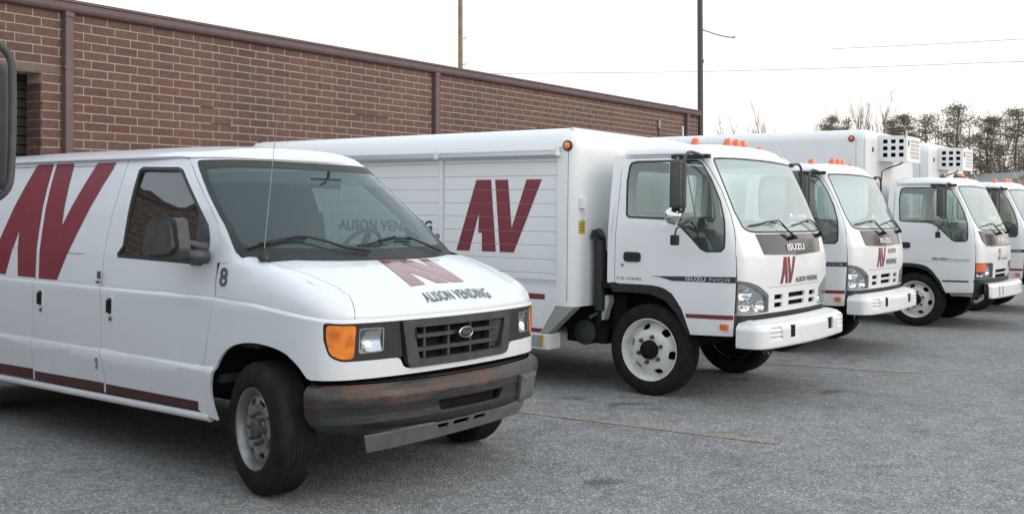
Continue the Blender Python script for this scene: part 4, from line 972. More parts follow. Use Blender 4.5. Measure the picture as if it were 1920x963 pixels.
        if not old and not sg:
            for c0, c1 in ((1.33,.962),(1.34,.83)): a.box(tuple(np.array(rf(c0, c1)) + np.array([.02, -.02, 0])), (.02, .02, .02), M_orange, bev=.004)
        a.obj('reflector', ln)
    # grille backing and black strip over the bumper
    a = Acc(); dp = lambda k: (lambda s, z: (lambda q, n: (q[0] - n[0] * k, q[1] - n[1] * k, q[2]))(cabf(s, z), TO.nrm(s)))
    a.skin(rect(1.72,.755,2 * mid - 1.72,.975), dp(.05), M_dark, thick=0, du=.1, dv=0)
    a.skin(rect(1.24,.60,2 * mid - 1.24,.768), dp(.012), M_black, thick=.01, du=.06, dv=.05); a.obj('grille', root)
    # bumper
    be, bm_ = TB.end, TB.mid
    if not old:
        slots = [rpoly(rect(.682,.566,.785,.665), .008)]; sl2 = [mirp(slots[0], bm_)]
        a = Acc(); rec = rpoly([(.674,.672),(.905,.670),(.875,.553),(.674,.558)], .01)
        stp = rpoly([(.335,.672),(.515,.672),(.535,.560),(.318,.560)], .01)
        a.skin([(0,.70),(0,.497),(be,.497),(be,.70)], bmpf, M_bump, holes=[rec, mirp(rec, bm_), stp, mirp(stp, bm_)], du=.04, dv=.02, us=[.1,.14,.18,.22,.26,.30], vs=[.655,.665,.675,.685], thick=.03)
        for mm in (0, 1):
            F_ = (lambda s: s) if not mm else (lambda s: 2 * bm_ - s)
            def bk(s, z, mm=mm):
                s_ = s if not mm else 2 * bm_ - s; k = .014 * min(1, max(0, (.905 - s_) / .12)); q = bmpf(s, z); n = TB.nrm(s); return (q[0] - n[0] * k, q[1] - n[1] * k, q[2])
            q = rec if not mm else mirp(rec, bm_); a.skin(q, bk, M_bump, du=.03, dv=0, thick=0)
            q = slots[0] if not mm else sl2[0]; a.skin(q, bk, M_dark, off=.002, du=.03, dv=0, thick=0)
            def st(s, z, mm=mm):
                k = .028 * (((z - .560) / .0375) % 1.0); q = bmpf(s, z); n = TB.nrm(s); return (q[0] - n[0] * k, q[1] - n[1] * k, q[2])
            q = stp if not mm else mirp(stp, bm_); a.skin(q, st, M_bump, du=.06, dv=0, vs=[.560 + .0375 * k + t for k in range(1, 3) for t in (-.0005, .0005)] + [.58,.60,.62,.64], thick=0)
        a.skin([(0,.70),(be,.70),(be,.84),(0,.84)], lambda s, t: (lambda q, n: (q[0] - n[0] * (.045 + (t - .70) * .9), q[1] - n[1] * (.045 + (t - .70) * .9), .700 + .022 * min(1, (t - .7) / .1)))(TB.at(s), TB.nrm(s)), M_bump, du=.05, dv=.05, thick=0)
        a.obj('front_bumper', root)
    else:
        a = Acc(); sl_ = [rpoly(rect(.41 + k, .535, .47 + k, .665), .012) for k in (.0, .155)]; sl_ = [mirp(q, 0) for q in []] + sl_
        hs = sl_ + [mirp(q, bm_) for q in sl_]
        a.skin([(.18,.70),(.18,.497),(be - .18,.497),(be - .18,.70)], bmpf, M_bump, holes=hs, du=.05, dv=.05, vs=[.66,.685], thick=.03)
        a.skin([(0.18,.70),(be-.18,.70),(be-.18,.84),(.18,.84)], lambda s, t: (lambda q, n: (q[0] - n[0] * (.045 + (t - .70) * .9), q[1] - n[1] * (.045 + (t - .70) * .9), .698 + dz))(TB.at(s), TB.nrm(s)), M_bump, du=.05, dv=.05, thick=0)
        a.skin(rect(.1,.48,be-.1,.70), lambda s, z: (lambda q, n: (q[0] - n[0] * .05, q[1] - n[1] * .05, q[2]))(bmpf(s, z), TB.nrm(s)), M_black, du=.06, dv=0, thick=0)
        a.obj('front_bumper', root)
        a = Acc(); a.skin(rect(1.246,.50,1.40,.765), cabf, M_black, off=-.004, thick=.02, du=.03, dv=.1); a.obj('step', root)
    # mirrors
    for sg in (1, -1):
        MM = Matrix.Translation((0, 0, dz)) @ Matrix.Diagonal((1, sg, 1, 1))
        a = Acc(); bmz = Acc()
        a.box((.422, -1.245, 1.855), (.085, .165, .405), M_mirr, M=MM, bev=.028); mb = a.obj('side_mirror', root)
        a = Acc(); a.box((.378, -1.245, 1.855), (.006, .14, .36), M_chrome, M=MM, bev=.002); a.obj('mirror_glass', mb)
        a = Acc()
        a.tube([(.24,-.93,2.095),(.30,-1.02,2.085),(.40,-1.20,2.04)], .014, M_black, M=MM, n=8)
        a.tube([(.51,-.93,2.10),(.505,-1.08,2.120),(.505,-1.22,2.122),(.505,-1.285,2.08),(.505,-1.300,2.01),(.505,-1.300,1.72),(.50,-1.290,1.655),(.465,-1.26,1.622),(.425,-1.245,1.645)], .0125, M_mirr, M=MM, n=10, smooth=True)
        a.box((.38, -.935, 2.103), (.36, .05, .038), M_black, M=MM, bev=.01); a.obj('mirror_arm', root)
        a = Acc(); a.lathe([(.078, .0), (.076, .015), (.066, .038), (.045, .058), (.02, .069), (0, .071)], M_chrome, n=28, M=MM @ Matrix.Translation((.375, -1.235, 1.590)) @ Matrix.Rotation(radians(38), 4, 'Z') @ Matrix.Rotation(radians(90), 4, 'X'))
        a.lathe([(0, -.012), (.07, -.01), (.078, 0)], M_black, n=28, M=MM @ Matrix.Translation((.375, -1.235, 1.590)) @ Matrix.Rotation(radians(38), 4, 'Z') @ Matrix.Rotation(radians(90), 4, 'X')); 
        if not old: a.obj('convex_mirror', root)
        if sg > 0:
            a = Acc(); a.tube([(.40,-1.0,1.545),(.392,-1.10,1.52),(.375,-1.18,1.48),(.372,-1.20,1.42)], .008, M_black, M=MM, n=6); a.box((.375, -1.205, 1.385), (.065, .055, .088), M_black, M=MM, bev=.014); a.obj('kerb_mirror', root)
    # wipers, antenna
    NW = lambda y, z, o: (tab(TX, z) - .13 * abs(y) ** 3.5 * .9 + o, y, z + dz)
    for arm, bl in (([(-.03,1.405),(-.10,1.44),(-.176,1.485),(-.23,1.535),(-.28,1.56)], [(-.80,1.512),(-.62,1.528),(-.465,1.548),(-.33,1.535)]), ([(.74,1.418),(.70,1.47),(.60,1.54),(.50,1.565),(.43,1.565)], [(.02,1.515),(.20,1.53),(.396,1.556),(.46,1.545)])):
        a = Acc(); a.tube([NW(y, z, .045) for y, z in arm], [.016,.010,.008,.007,.006], M_black, n=6); a.tube([NW(y, z, .028) for y, z in bl], .0075, M_black, n=6); a.tube([NW(*arm[-1], .045), NW(*bl[2], .035), NW(*bl[1], .03)], .006, M_black, n=6)
        a.tube([NW(arm[0][0] - .01, arm[0][1] + .01, .03), NW(arm[0][0] - .17, arm[0][1] + .10, .035), NW(arm[0][0] - .30, arm[0][1] + .14, .035)], .004, M_black, n=5); a.lathe([(.022, 0), (.02, .03), (0, .035)], M_black, n=12, M=Matrix.Translation(NW(*arm[0], .0)) @ Matrix.Rotation(radians(70), 4, 'Y')); a.obj('wiper', root)
    a = Acc(); a.tube([(.75,.985,1.60 + dz),(.66,.975,1.76 + dz),(.575,.965,1.92 + dz),(.54,.975,1.99 + dz)], [.010,.009,.008,.006], M_black, n=6); a.tube([(.54,.975,1.99 + dz),(.40,.975,2.24 + dz),(.28,.98,2.46 + dz)], [.004,.0025,.0015], M_chrome, n=5)
    for p_ in ((.70,.98,1.69),(.575,.965,1.92)): a.box((p_[0], p_[1], p_[2] + dz), (.03, .03, .02), M_black)
    a.obj('antenna', root)
    # roof marker lights
    for y, x in ((-.69,.30),(-.165,.365),(0,.372),(.165,.365),(.69,.30)):
        a = Acc(); zr_ = (lambda p: p)(2.0)
        z_ = cab_roof(x, y) + (.002 if abs(y) > .5 else .016) + dz
        a.lathe([(.046, -.05), (.046, .008), (.040, .012)], M_seal if tall and old else M_orange, n=18, M=Matrix.Translation((x, y, z_)))
        a.lathe([(.040, .010), (.038, .035), (.025, .052), (0, .058)], M_dullmark if (old and y < 0) else M_orange, n=18, M=Matrix.Translation((x, y, z_))); a.obj('roof_light', root)
    # interior
    a = Acc()
    a.box((.10, 0, 1.02 + dz), (.95, 1.86, .06), M_int); a.prism([(.60,1.05 + dz),(.50,1.36 + dz),(.62,1.43 + dz),(.82,1.42 + dz),(.90,1.30 + dz),(.90,1.05 + dz)], -.88, .88, M_intl, 'y'); a.box((0, 0, 1.12 + dz), (.8, .5, .2), M_int, bev=.03)
    a.box((0.05, 0, 2.12 + dz), (.8, 1.6, .02), M_intl)
    a.obj('interior', root)
    for y in (-.52, .52):
        a = Acc(); a.box((.02, y, 1.16 + dz), (.48, .50, .16), M_cloth, bev=.04); a.box((-.24, y, 1.37 + dz), (.13, .48, .42), M_cloth, bev=.05, rot=Matrix.Rotation(radians(-8), 3, 'Y')); a.obj('seat', root)
    a = Acc(); c_ = Matrix.Translation((.40, .50, 1.46 + dz)) @ Matrix.Rotation(radians(-35), 4, 'Y')
    a.tube([c_ @ Vector((.20 * cos(t), .20 * sin(t), 0)) for t in np.linspace(0, 2 * pi, 29)], .014, M_black, n=6, caps=False); a.box((0, 0, -.01), (.36, .04, .02), M_black, M=c_); a.tube([(.40,.50,1.46 + dz),(.55,.50,1.25 + dz)], .03, M_black); a.obj('steering_wheel', root)
    # chassis
    a = Acc()
    for sg in (-1, 1): a.box((-2.5, sg * .38, .58), (6.2, .08, .2), M_dark)
    a.box((.30, 0, .72), (1.0, 1.2, .44), M_dark, bev=.04); a.box((-.05, 0, .80), (.9, 1.3, .34), M_dark); a.tube([(0, -.75, .40), (0, .75, .40)], .06, M_dark); a.tube([(-3.75, -.8, .40), (-3.75, .8, .40)], .1, M_dark)
    a.box((-.75, 0, .62), (.5, 1.5, .30), M_dark, bev=.03); a.box((-.62, .0, 1.0), (.04, 1.6, .5), M_dark)
    for sg in (-1, 1): a.box((.0, sg * .62, .80), (.95, .04, .34), M_dark); a.box((-.52, sg * .80, .78), (.02, .34, .40), M_dark); a.prism([(-.50,.93),(-.36,.93),(-.1,.955),(.25,.91),(.44,.60),(.50,.60),(.30,.98),(-.50,.99)], sg * .62, sg * .97, M_dark, 'y')
    a.box((.80, 0, .60), (.10, 1.7, .22), M_dark)
    a.box((-.72, -.62, .60), (.44, .46, .40), M_dark, bev=.02); a.box((-.40, -.70, .62), (.16, .20, .50), M_dark, bev=.02)
    a.obj('chassis', root)
    a = Acc(); a.lathe([(.115, -.30), (.118, 0), (.110, .012), (.06, .02), (.055, .03), (.02, .032), (0, .03)], mat('filter_can', (.03,.036,.038), .6, noise=(12,.6,(.06,.06,.06))), n=28, M=axis_y(-.72, -.88, .50)); a.tube([(-.68,-.86,.64),(-.60,-.84,.68),(-.50,-.84,.63)], .02, M_silver, n=8); a.obj('air_filter', root)
    a = Acc(); a.tube([(-.53,-.93,.72),(-.53,-.93,1.10),(-.535,-.93,1.36)], [.055,.055,.058], M_black, n=14); a.tube([(-.56,-.93,1.37),(-.545,-.93,1.41),(-.52,-.93,1.425)], [.07,.075,.05], M_black, n=14); a.obj('intake_stack', root)
    a = Acc(); a.prism(rpoly([(-.53,.63),(-.545,.75),(-.52,.85),(-.44,.86),(-.43,.80),(-.47,.70),(-.485,.63)], .015), -.93, -.84, mat('washer_bottle', (.45,.50,.52), .5), 'y'); a.obj('washer_bottle', root)
    a = Acc(); a.tube([(.42,.52,.42),(.44,.50,.36),(.43,.49,.30),(.46,.48,.27),(.50,.48,.29)], .010, M_silver, n=6); a.box((.49,.48,.275), (.05,.03,.03), M_silver); a.obj('brake_hose', root)
    for x, rear in ((0, False), (-3.75 if not tall else -4.1, True)):
        for sg in (-1, 1): wheel_truck(root, x, sg * .955 if not rear else sg * 1.10, sg, rear, R_=.405 if not old else .395)
    make_box(root, tall)
    return root
def copy_truck(src, M0, label):
    c = copy_tree(src); c.matrix_world = M0; c['label'] = label; return c
# ------------------------------------------------------------------ ground
def ground_mat(name, yellow=False):
    m = bpy.data.materials.new(name); m.use_nodes = True; n = m.node_tree; b = n.nodes['Principled BSDF']; L = n.links
    t = n.nodes.new('ShaderNodeTexCoord')
    def noise(sc, det=4, ro=.6):
        x = n.nodes.new('ShaderNodeTexNoise'); x.inputs['Scale'].default_value = sc; x.inputs['Detail'].default_value = det; x.inputs['Roughness'].default_value = ro; L.new(t.outputs['Object'], x.inputs['Vector']); return x
    def rampn(src, stops):
        r = n.nodes.new('ShaderNodeValToRGB'); cr = r.color_ramp
        cr.elements[0].position, cr.elements[0].color = stops[0][0], (*stops[0][1], 1); cr.elements[1].position, cr.elements[1].color = stops[-1][0], (*stops[-1][1], 1)
        for p_, c in stops[1:-1]: e = cr.elements.new(p_); e.color = (*c, 1)
        L.new(src, r.inputs[0]); return r
    v = n.nodes.new('ShaderNodeTexVoronoi'); v.inputs['Scale'].default_value = 92; v.inputs['Randomness'].default_value = 1; L.new(t.outputs['Object'], v.inputs['Vector'])
    hs = n.nodes.new('ShaderNodeSeparateColor'); L.new(v.outputs['Color'], hs.inputs[0])
    stones = rampn(hs.outputs[0], [(0, (.145,.150,.157)), (.35, (.208,.213,.216)), (.62, (.253,.256,.256)), (.85, (.305,.304,.299)), (1, (.49,.488,.482))])
    big = rampn(noise(.55, 6, .62).outputs['Fac'], [(.30, (.80,)*3), (.5, (1.0,)*3), (.72, (1.12,)*3)])
    mid_ = rampn(noise(7, 5, .7).outputs['Fac'], [(.32, (.62,)*3), (.55, (1.05,)*3), (.75, (1.25,)*3)])
    st = rampn(noise(1.7, 3, .5).outputs['Fac'], [(.27, (.72,)*3), (.36, (1,)*3)])
    col = stones.outputs[0]
    for q in (big, mid_, st):
        x = n.nodes.new('ShaderNodeMix'); x.data_type = 'RGBA'; x.blend_type = 'MULTIPLY'; x.inputs['Factor'].default_value = 1 if q is not mid_ else .6
        L.new(col, x.inputs['A']); L.new(q.outputs[0], x.inputs['B']); col = x.outputs['Result']
    if yellow:
        f = rampn(noise(38, 5, .8).outputs['Fac'], [(.40, (.08,)*3), (.55, (.42,)*3)]); f2 = rampn(noise(2.3, 3, .6).outputs['Fac'], [(.35, (.45,)*3), (.6, (1,)*3)])
        mm = n.nodes.new('ShaderNodeMath'); mm.operation = 'MULTIPLY'; L.new(f.outputs[0], mm.inputs[0]); L.new(f2.outputs[0], mm.inputs[1])
        x = n.nodes.new('ShaderNodeMix'); x.data_type = 'RGBA'; x.inputs['B'].default_value = (.44, .30, .15, 1); L.new(mm.outputs[0], x.inputs['Factor']); L.new(col, x.inputs['A']); col = x.outputs['Result']
    L.new(col, b.inputs['Base Color']); b.inputs['Roughness'].default_value = .9; b.inputs['Specular IOR Level'].default_value = .25
    bp = n.nodes.new('ShaderNodeBump'); bp.inputs['Strength'].default_value = .7; bp.inputs['Distance'].default_value = .006; L.new(v.outputs['Distance'], bp.inputs['Height']); L.new(bp.outputs[0], b.inputs['Normal'])
    return m
a = Acc(); E_ = 600
N_ = 12; vv, ff = [], []
for i in range(N_ + 1):
    for j in range(N_ + 1):
        x, y = -E_ + 2 * E_ * i / N_, -E_ + 2 * E_ * j / N_; vv.append((x, y, gz(max(min(x, 60), -60), max(min(y, 60), -60)) if 0 else gz(x, y) * (1 if abs(x) < 150 and abs(y) < 150 else 1)))
for i in range(N_):
    for j in range(N_): k = i * (N_ + 1) + j; ff.append([k, k + N_ + 1, k + N_ + 2, k + 1])
a.add(vv, ff, ground_mat('asphalt')); g = a.obj('ground', kind='structure')
M_yl = ground_mat('asphalt_yellow', True)
def strip(p, q, wdt, up, m):
    p, q = Vector(p), Vector(q); d = (q - p).normalized(); s = Vector((-d.y, d.x)) * wdt / 2; a = Acc(); K = 10; V_ = []
    for k in range(K + 1):
        c = p.lerp(q, k / K)
        for sg in (-1, 1): r = c + s * sg; V_.append((r.x, r.y, gz(r.x, r.y) + up))
    a.add(V_, [[2 * k, 2 * k + 2, 2 * k + 3, 2 * k + 1][::-1] for k in range(K)], m); return a
for p, q, lb in (((1.881,7.377), (-5.6,11.8), ''), ((4.273,10.745), (-2.1,13.4), '')):
    strip(p, q, .13, .004, M_yl).obj('parking_line', kind='structure')

def stain_mat():
    m = bpy.data.materials.new('oil_stain'); m.use_nodes = True; n = m.node_tree; n.nodes.clear(); L = n.links
    o = n.nodes.new('ShaderNodeOutputMaterial'); t = n.nodes.new('ShaderNodeTexCoord'); tr = n.nodes.new('ShaderNodeBsdfTransparent'); b = n.nodes.new('ShaderNodeBsdfPrincipled')
    b.inputs['Base Color'].default_value = (.035, .034, .033, 1); b.inputs['Roughness'].default_value = .6
    ln = n.nodes.new('ShaderNodeVectorMath'); ln.operation = 'LENGTH'; L.new(t.outputs['Object'], ln.inputs[0])
    x = n.nodes.new('ShaderNodeTexNoise'); x.inputs['Scale'].default_value = 3.5; x.inputs['Detail'].default_value = 7; x.inputs['Roughness'].default_value = .75
    oi = n.nodes.new('ShaderNodeObjectInfo'); ad = n.nodes.new('ShaderNodeVectorMath'); L.new(t.outputs['Object'], ad.inputs[0]); L.new(oi.outputs['Location'], ad.inputs[1]); L.new(ad.outputs[0], x.inputs['Vector'])
    s = n.nodes.new('ShaderNodeMath'); s.operation = 'SUBTRACT'; L.new(x.outputs['Fac'], s.inputs[0]); mu = n.nodes.new('ShaderNodeMath'); mu.operation = 'MULTIPLY'; L.new(ln.outputs['Value'], mu.inputs[0]); mu.inputs[1].default_value = .55; L.new(mu.outputs[0], s.inputs[1])
    r = n.nodes.new('ShaderNodeMapRange'); r.inputs['From Min'].default_value = .12; r.inputs['From Max'].default_value = .34; r.inputs['To Max'].default_value = .28; L.new(s.outputs[0], r.inputs['Value'])
    mx = n.nodes.new('ShaderNodeMixShader'); L.new(r.outputs[0], mx.inputs[0]); L.new(tr.outputs[0], mx.inputs[1]); L.new(b.outputs[0], mx.inputs[2]); L.new(mx.outputs[0], o.inputs[0]); return m
M_st = stain_mat()
def gpx(u, v):
    d = Vector(((u - 960) / FPX, 1, (CYPX - v) / FPX)); t = -CAM_H / (d.z - GA * d.x - GB * d.y); return d * t
for u, v, sx, sy, a_ in ((1075,747,.22,.16,.2),(1180,758,.42,.13,.3),(1232,768,.20,.10,0),(1385,712,.20,.12,.5),(1560,735,.35,.14,.8),(1130,905,.20,.12,.3)):
    p = gpx(u, v); a = Acc(); c, s = cos(a_), sin(a_); V_ = []
    for x_, y_ in oval(0, 0, 1, 1, 16): V_.append((x_, y_, GA * (x_ * sx * c - y_ * sy * s) + GB * (x_ * sx * s + y_ * sy * c)))
    a.add(V_, [list(range(16))], M_st); o = a.obj('oil_stain', kind='structure'); o.location = (p.x, p.y, gz(p.x, p.y) + .008); o.scale = (sx, sy, 1); o.rotation_euler = (0, 0, a_)

# ------------------------------------------------------------------ brick building
PW = .6142; Wd = Vector((sin(PW), cos(PW), 0)); Wi = Vector((-cos(PW), sin(PW), 0))
MW = Matrix((Wd, Wi, Vector((0, 0, 1)))).transposed().to_4x4(); MW.translation = Vector((-5.3436, 11.7006, 0))
bld = empty('brick_building', MW, 'long single-storey brown brick building with mauve metal gutter and downspouts behind the vehicles', 'building')
M_mort = mat('mortar', (.47,.40,.34), .9, noise=(30,.5,(.27,.22,.19)), bump=(120,.3))
def brick_mat():
    m = bpy.data.materials.new('brick'); m.use_nodes = True; n = m.node_tree; b = n.nodes['Principled BSDF']; L = n.links
    oi = n.nodes.new('ShaderNodeObjectInfo'); ge = n.nodes.new('ShaderNodeNewGeometry')
    ad = n.nodes.new('ShaderNodeMath'); ad.operation = 'ADD'; L.new(oi.outputs['Random'], ad.inputs[0]); L.new(ge.outputs['Random Per Island'], ad.inputs[1])
    fr = n.nodes.new('ShaderNodeMath'); fr.operation = 'FRACT'; L.new(ad.outputs[0], fr.inputs[0])
    r = n.nodes.new('ShaderNodeValToRGB'); cr = r.color_ramp; cr.elements[0].color = (.112,.066,.054,1); cr.elements[1].color = (.152,.062,.054,1); cr.elements[1].position = 1
    for p_, c in ((.15,(.128,.072,.060,1)),(.6,(.136,.076,.064,1)),(.94,(.146,.079,.067,1))): e = cr.elements.new(p_); e.color = c
    L.new(fr.outputs[0], r.inputs[0])
    g_ = n.nodes.new('ShaderNodeNewGeometry'); x = n.nodes.new('ShaderNodeTexNoise'); x.inputs['Scale'].default_value = 28; x.inputs['Detail'].default_value = 5; L.new(g_.outputs['Position'], x.inputs['Vector'])
    r2 = n.nodes.new('ShaderNodeMapRange'); r2.inputs['From Min'].default_value = .3; r2.inputs['From Max'].default_value = .7; r2.inputs['To Min'].default_value = .78; r2.inputs['To Max'].default_value = 1.22; L.new(x.outputs['Fac'], r2.inputs['Value'])
    y = n.nodes.new('ShaderNodeTexNoise'); y.inputs['Scale'].default_value = .7; y.inputs['Detail'].default_value = 4; L.new(g_.outputs['Position'], y.inputs['Vector'])
    r3 = n.nodes.new('ShaderNodeMapRange'); r3.inputs['From Min'].default_value = .3; r3.inputs['From Max'].default_value = .7; r3.inputs['To Min'].default_value = .85; r3.inputs['To Max'].default_value = 1.15; L.new(y.outputs['Fac'], r3.inputs['Value'])
    mm = n.nodes.new('ShaderNodeMath'); mm.operation = 'MULTIPLY'; L.new(r2.outputs[0], mm.inputs[0]); L.new(r3.outputs[0], mm.inputs[1])
    vs = n.nodes.new('ShaderNodeVectorMath'); vs.operation = 'SCALE'; L.new(r.outputs[0], vs.inputs[0]); L.new(mm.outputs[0], vs.inputs['Scale']); L.new(vs.outputs[0], b.inputs['Base Color'])
    b.inputs['Roughness'].default_value = .85
    bp = n.nodes.new('ShaderNodeBump'); bp.inputs['Strength'].default_value = .4; bp.inputs['Distance'].default_value = .004; L.new(x.outputs['Fac'], bp.inputs['Height']); L.new(bp.outputs[0], b.inputs['Normal'])
    return m
M_brick = brick_mat()
CO, BL, JT, Z1 = .1036, .3108, .0125, 3.7316
S0, S1 = -6.0, 17.22
D0, D1, DZ = -3.0, .087, 3.11
a = Acc()
a.box(((S0 + D0) / 2, .1485, 1.9), (D0 - S0, .30, 4.0), M_mort); a.box(((S1 + D1) / 2, .1485, 1.9), (S1 - D1, .30, 4.0), M_mort); a.box(((D0 + D1) / 2, .1485, (DZ + 3.9) / 2), (D1 - D0, .299, 3.9 - DZ), M_mort)
a.obj('wall', bld)
a = Acc(); a.box((S1 + .01, 6, 1.9), (.02, 12, 4.0), M_brick); a.box(((S0 + S1) / 2, 6.2, 3.93), (S1 - S0, 12, .04), mat('roofing', (.2,.2,.19), .9)); a.obj('roof', bld)
bm0 = Acc(); bm0.box((0, .004, 0), (BL - JT, .016, CO - JT), M_brick)
proto = bm0.obj('brick', bld)
bmh = Acc(); bmh.box((0, .004, 0), (.5, .5, .5), M_brick)
cells = []
for k in range(-1, 38):
    zc = Z1 - CO * (k + .5); off = .704 if k % 2 == 1 - 1 else .604
    zt_, zb_ = zc + CO / 2, zc - CO / 2
    if k == -1: zc, hh = (Z1 + 3.86) / 2, 3.86 - Z1 - JT
    else: hh = CO - JT
    n0 = int(math.floor((S0 - off) / BL)) + 1; x = off + n0 * BL
    while x < S1:
        x0, x1 = x + JT / 2, x + BL - JT / 2; x += BL
        x1 = min(x1, S1)
        segs = [(x0, x1)]
        if zc < DZ:
            segs = []
            if x0 < D0: segs.append((x0, min(x1, D0 - 0)))
            if x1 > D1: segs.append((max(x0, D1), x1))
        for q0, q1 in segs:
            if q1 - q0 > .03: cells.append(((q0 + q1) / 2, zc, q1 - q0, hh))
roofline = ([0, 285, 460, 475, 560, 1062, 1240, 1305, 1400], [286, 279, 285, 268, 260, 237, 262, 250, 250])
def vis(c):
    P = MW @ Vector((c[0], 0, c[1])); u = 960 + FPX * P.x / P.y; v = CYPX - FPX * (P.z - CAM_H) / P.y
    return 0 < u < 1310 and v < np.interp(u, *roofline) + 4 and c[1] > 1.2 and not (c[1] > 3.0 and u < 28 and v > 80)
cells.sort(key=lambda c: (not vis(c), c[0]))
std = None
for i, c in enumerate(cells[:299]):
    if abs(c[2] - (BL - JT)) < 1e-4 and abs(c[3] - (CO - JT)) < 1e-4: o = proto if std is None else proto.copy(); std = 1
    else: o = proto.copy(); o.scale = (c[2] / (BL - JT), 1, c[3] / (CO - JT))
    if o is not proto: COL.objects.link(o); o.parent = bld
    o.location = (c[0], R.uniform(-.0015, .0015), c[1])
    if o.name not in S.objects: COL.objects.link(o)
a = Acc()
for c in cells[299:]: a.box((c[0], .004, c[1]), (c[2], .016, c[3]), M_brick)
a.obj('brick', bld, kind='stuff')
a = Acc()      # short returns of the bricks in the door reveal
for k in range(7, 38):
    zc = Z1 - CO * (k + .5)
    if zc > DZ: continue
    for j, (y0, y1) in enumerate(((.015, .10), (.11, .20), (.21, .30)) if k % 2 else ((.015, .15), (.16, .30))): a.box((D1 - .002, (y0 + y1) / 2, zc), (.012, y1 - y0, CO - JT), M_brick)
a.obj('brick', bld, kind='stuff')
a = Acc(); a.box(((D0 + .42) / 2, -.001, DZ + .052), (.42 - D0, .022, .085), mat('lintel', (.15,.105,.09), .8, noise=(14,.5,(.2,.15,.13)))); a.obj('lintel', bld)
a = Acc(); a.box(((D0 + D1) / 2, .37, 1.6), (D1 - D0 + .3, .03, 3.3), M_dark)
for k in range(30): a.box(((D0 + D1) / 2, .33, .05 + k * .105), (D1 - D0 + .2, .03, .09), mat('shutter_brown', (.028,.022,.021), .8), bev=0)
a.obj('roller_door', bld)
a = Acc(); a.prism([(.10,3.83),(-.050,3.832),(-.072,3.848),(-.085,3.875),(-.088,3.935),(-.106,3.945),(-.104,3.962),(-.06,3.975),(.10,3.99),(.5,4.02),(.5,3.9),(.10,3.9)], S0, S1 + .03, M_brn, 'x')
a.prism([(-.104,3.9635),(-.06,3.9765),(.10,3.9915),(.5,4.0215),(.5,4.028),(.05,4.0),(-.08,3.978),(-.108,3.968)], S0, S1 + .03, mat('olive_cap', (.20,.19,.13), .7, noise=(5,.6,(.15,.12,.10))), 'x'); a.obj('gutter', bld)
a = Acc(); a.box(((S0 + S1) / 2, 6.0, 3.96), (S1 - S0 - .1, 11, .03), M_mort); a.obj('roof_deck', bld)
a = Acc(); a.tube([(S1 - .35, .6, 3.98), (S1 - .35, .6, 4.10)], .18, mat('olive_cap', (.2,.19,.13), .7), n=14); a.obj('roof_vent', bld)
for s in (.377, 7.010, 16.505):
    a = Acc(); a.box((s, -.045, 1.92), (.098, .085, 3.83), M_brn, bev=.008); a.box((s, -.05, 3.80), (.112, .10, .05), M_brn, bev=.006)
    for z in (3.2, 1.6): a.box((s, -.046, z), (.125, .09, .03), M_brn)
    a.obj('downspout', bld)
a = Acc(); a.box((15.075, -.03, 3.50), (.10, .06, .17), M_silver, bev=.012); a.tube([(15.09,-.03,3.42),(15.10,-.02,3.1),(15.3,-.02,2.4)], .014, M_brn, n=6); a.obj('junction_box', bld)
a = Acc(); a.box((16.33, -.02, 3.42), (.05, .04, .24), M_trk, bev=.01); a.tube([(16.33,-.02,3.3),(16.30,-.02,2.6)], .012, M_brn, n=6); a.obj('meter_pipe', bld)
# open joints where the mortar has gone
a = Acc(); M_oj = mat('open_joint', (.035,.022,.02), .95)
for s, k, n_ in ((.90,14,1.2),(2.35,10,.5),(2.9,15,1.1),(2.2,8,.35),(4.9,7,1.2),(6.1,14,1.0),(9.9,6,1.0),(8.9,9,.8)):
    a.box((s + n_ / 2, .0035, Z1 - CO * k), (n_ * .62, .0145, .010), M_oj)
a.obj('open_joint', bld)

# ------------------------------------------------------------------ poles and wires
def wpt(s, y, z): return MW @ Vector((s, y, z))
p0 = wpt(17.30, -.03, 0); M_mast = mat('mast_paint', (.080,.062,.066), .6)
a = Acc(); a.tube([(0,0,-.2),(0,0,4),(-.02,0,9.5)], [.072,.070,.066], M_mast, n=16); mast = a.obj('mast_pole')
mast.location = p0; tag(mast, 'slim mauve metal mast rising at the far corner of the brick building', 'pole')
a = Acc(); a.tube([(.05,0,5.98),(.35,-.05,5.86),(.62,-.08,5.79),(.82,-.1,5.765)], .016, M_silver, n=8); a.tube([(.82,-.1,5.75),(.82,-.1,5.80)], .028, M_silver, n=8); a.obj('bracket_arm', mast)
a = Acc(); a.box((.075, 0, 5.2), (.02, .03, .1), M_silver); a.obj('clamp', mast)
def px(u, v, D): return Vector(((u - 960) / FPX * D, D, CAM_H + (CYPX - v) / FPX * D))
wp = px(863, 130, 62)
M_wood = mat('pole_wood', (.33,.22,.13), .8, noise=(3,.7,(.22,.15,.10)))
a = Acc(); a.tube([(0,0,-1),(0.02,0,6),(0,0,16)], [.17,.15,.13], M_wood, n=14); wpo = a.obj('utility_pole'); wpo.location = (wp.x, wp.y, 0)
tag(wpo, 'weathered tan wooden utility pole standing behind the brick building', 'utility pole')
a = Acc()
for z in (11.6, 10.05): a.tube([(.13,0,z),(.30,0,z),(.34,0,z + .12)], .025, M_silver, n=6)
a.obj('step_bolt', wpo)
def wire(pts, lb):
    a = Acc(); P = [px(*p) for p in pts]; c = P[0].copy(); a.tube([p - c for p in P], .012, mat('wire', (.10,.09,.085), .6), n=5); o = a.obj('power_line'); o.location = c; tag(o, lb, 'wire', 'power lines over the lot')
wire([(870, 139, 62), (1080, 137, 60), (1300, 135, 58), (1600, 127, 55), (1960, 114, 50)], 'lower power line crossing behind the mauve mast')
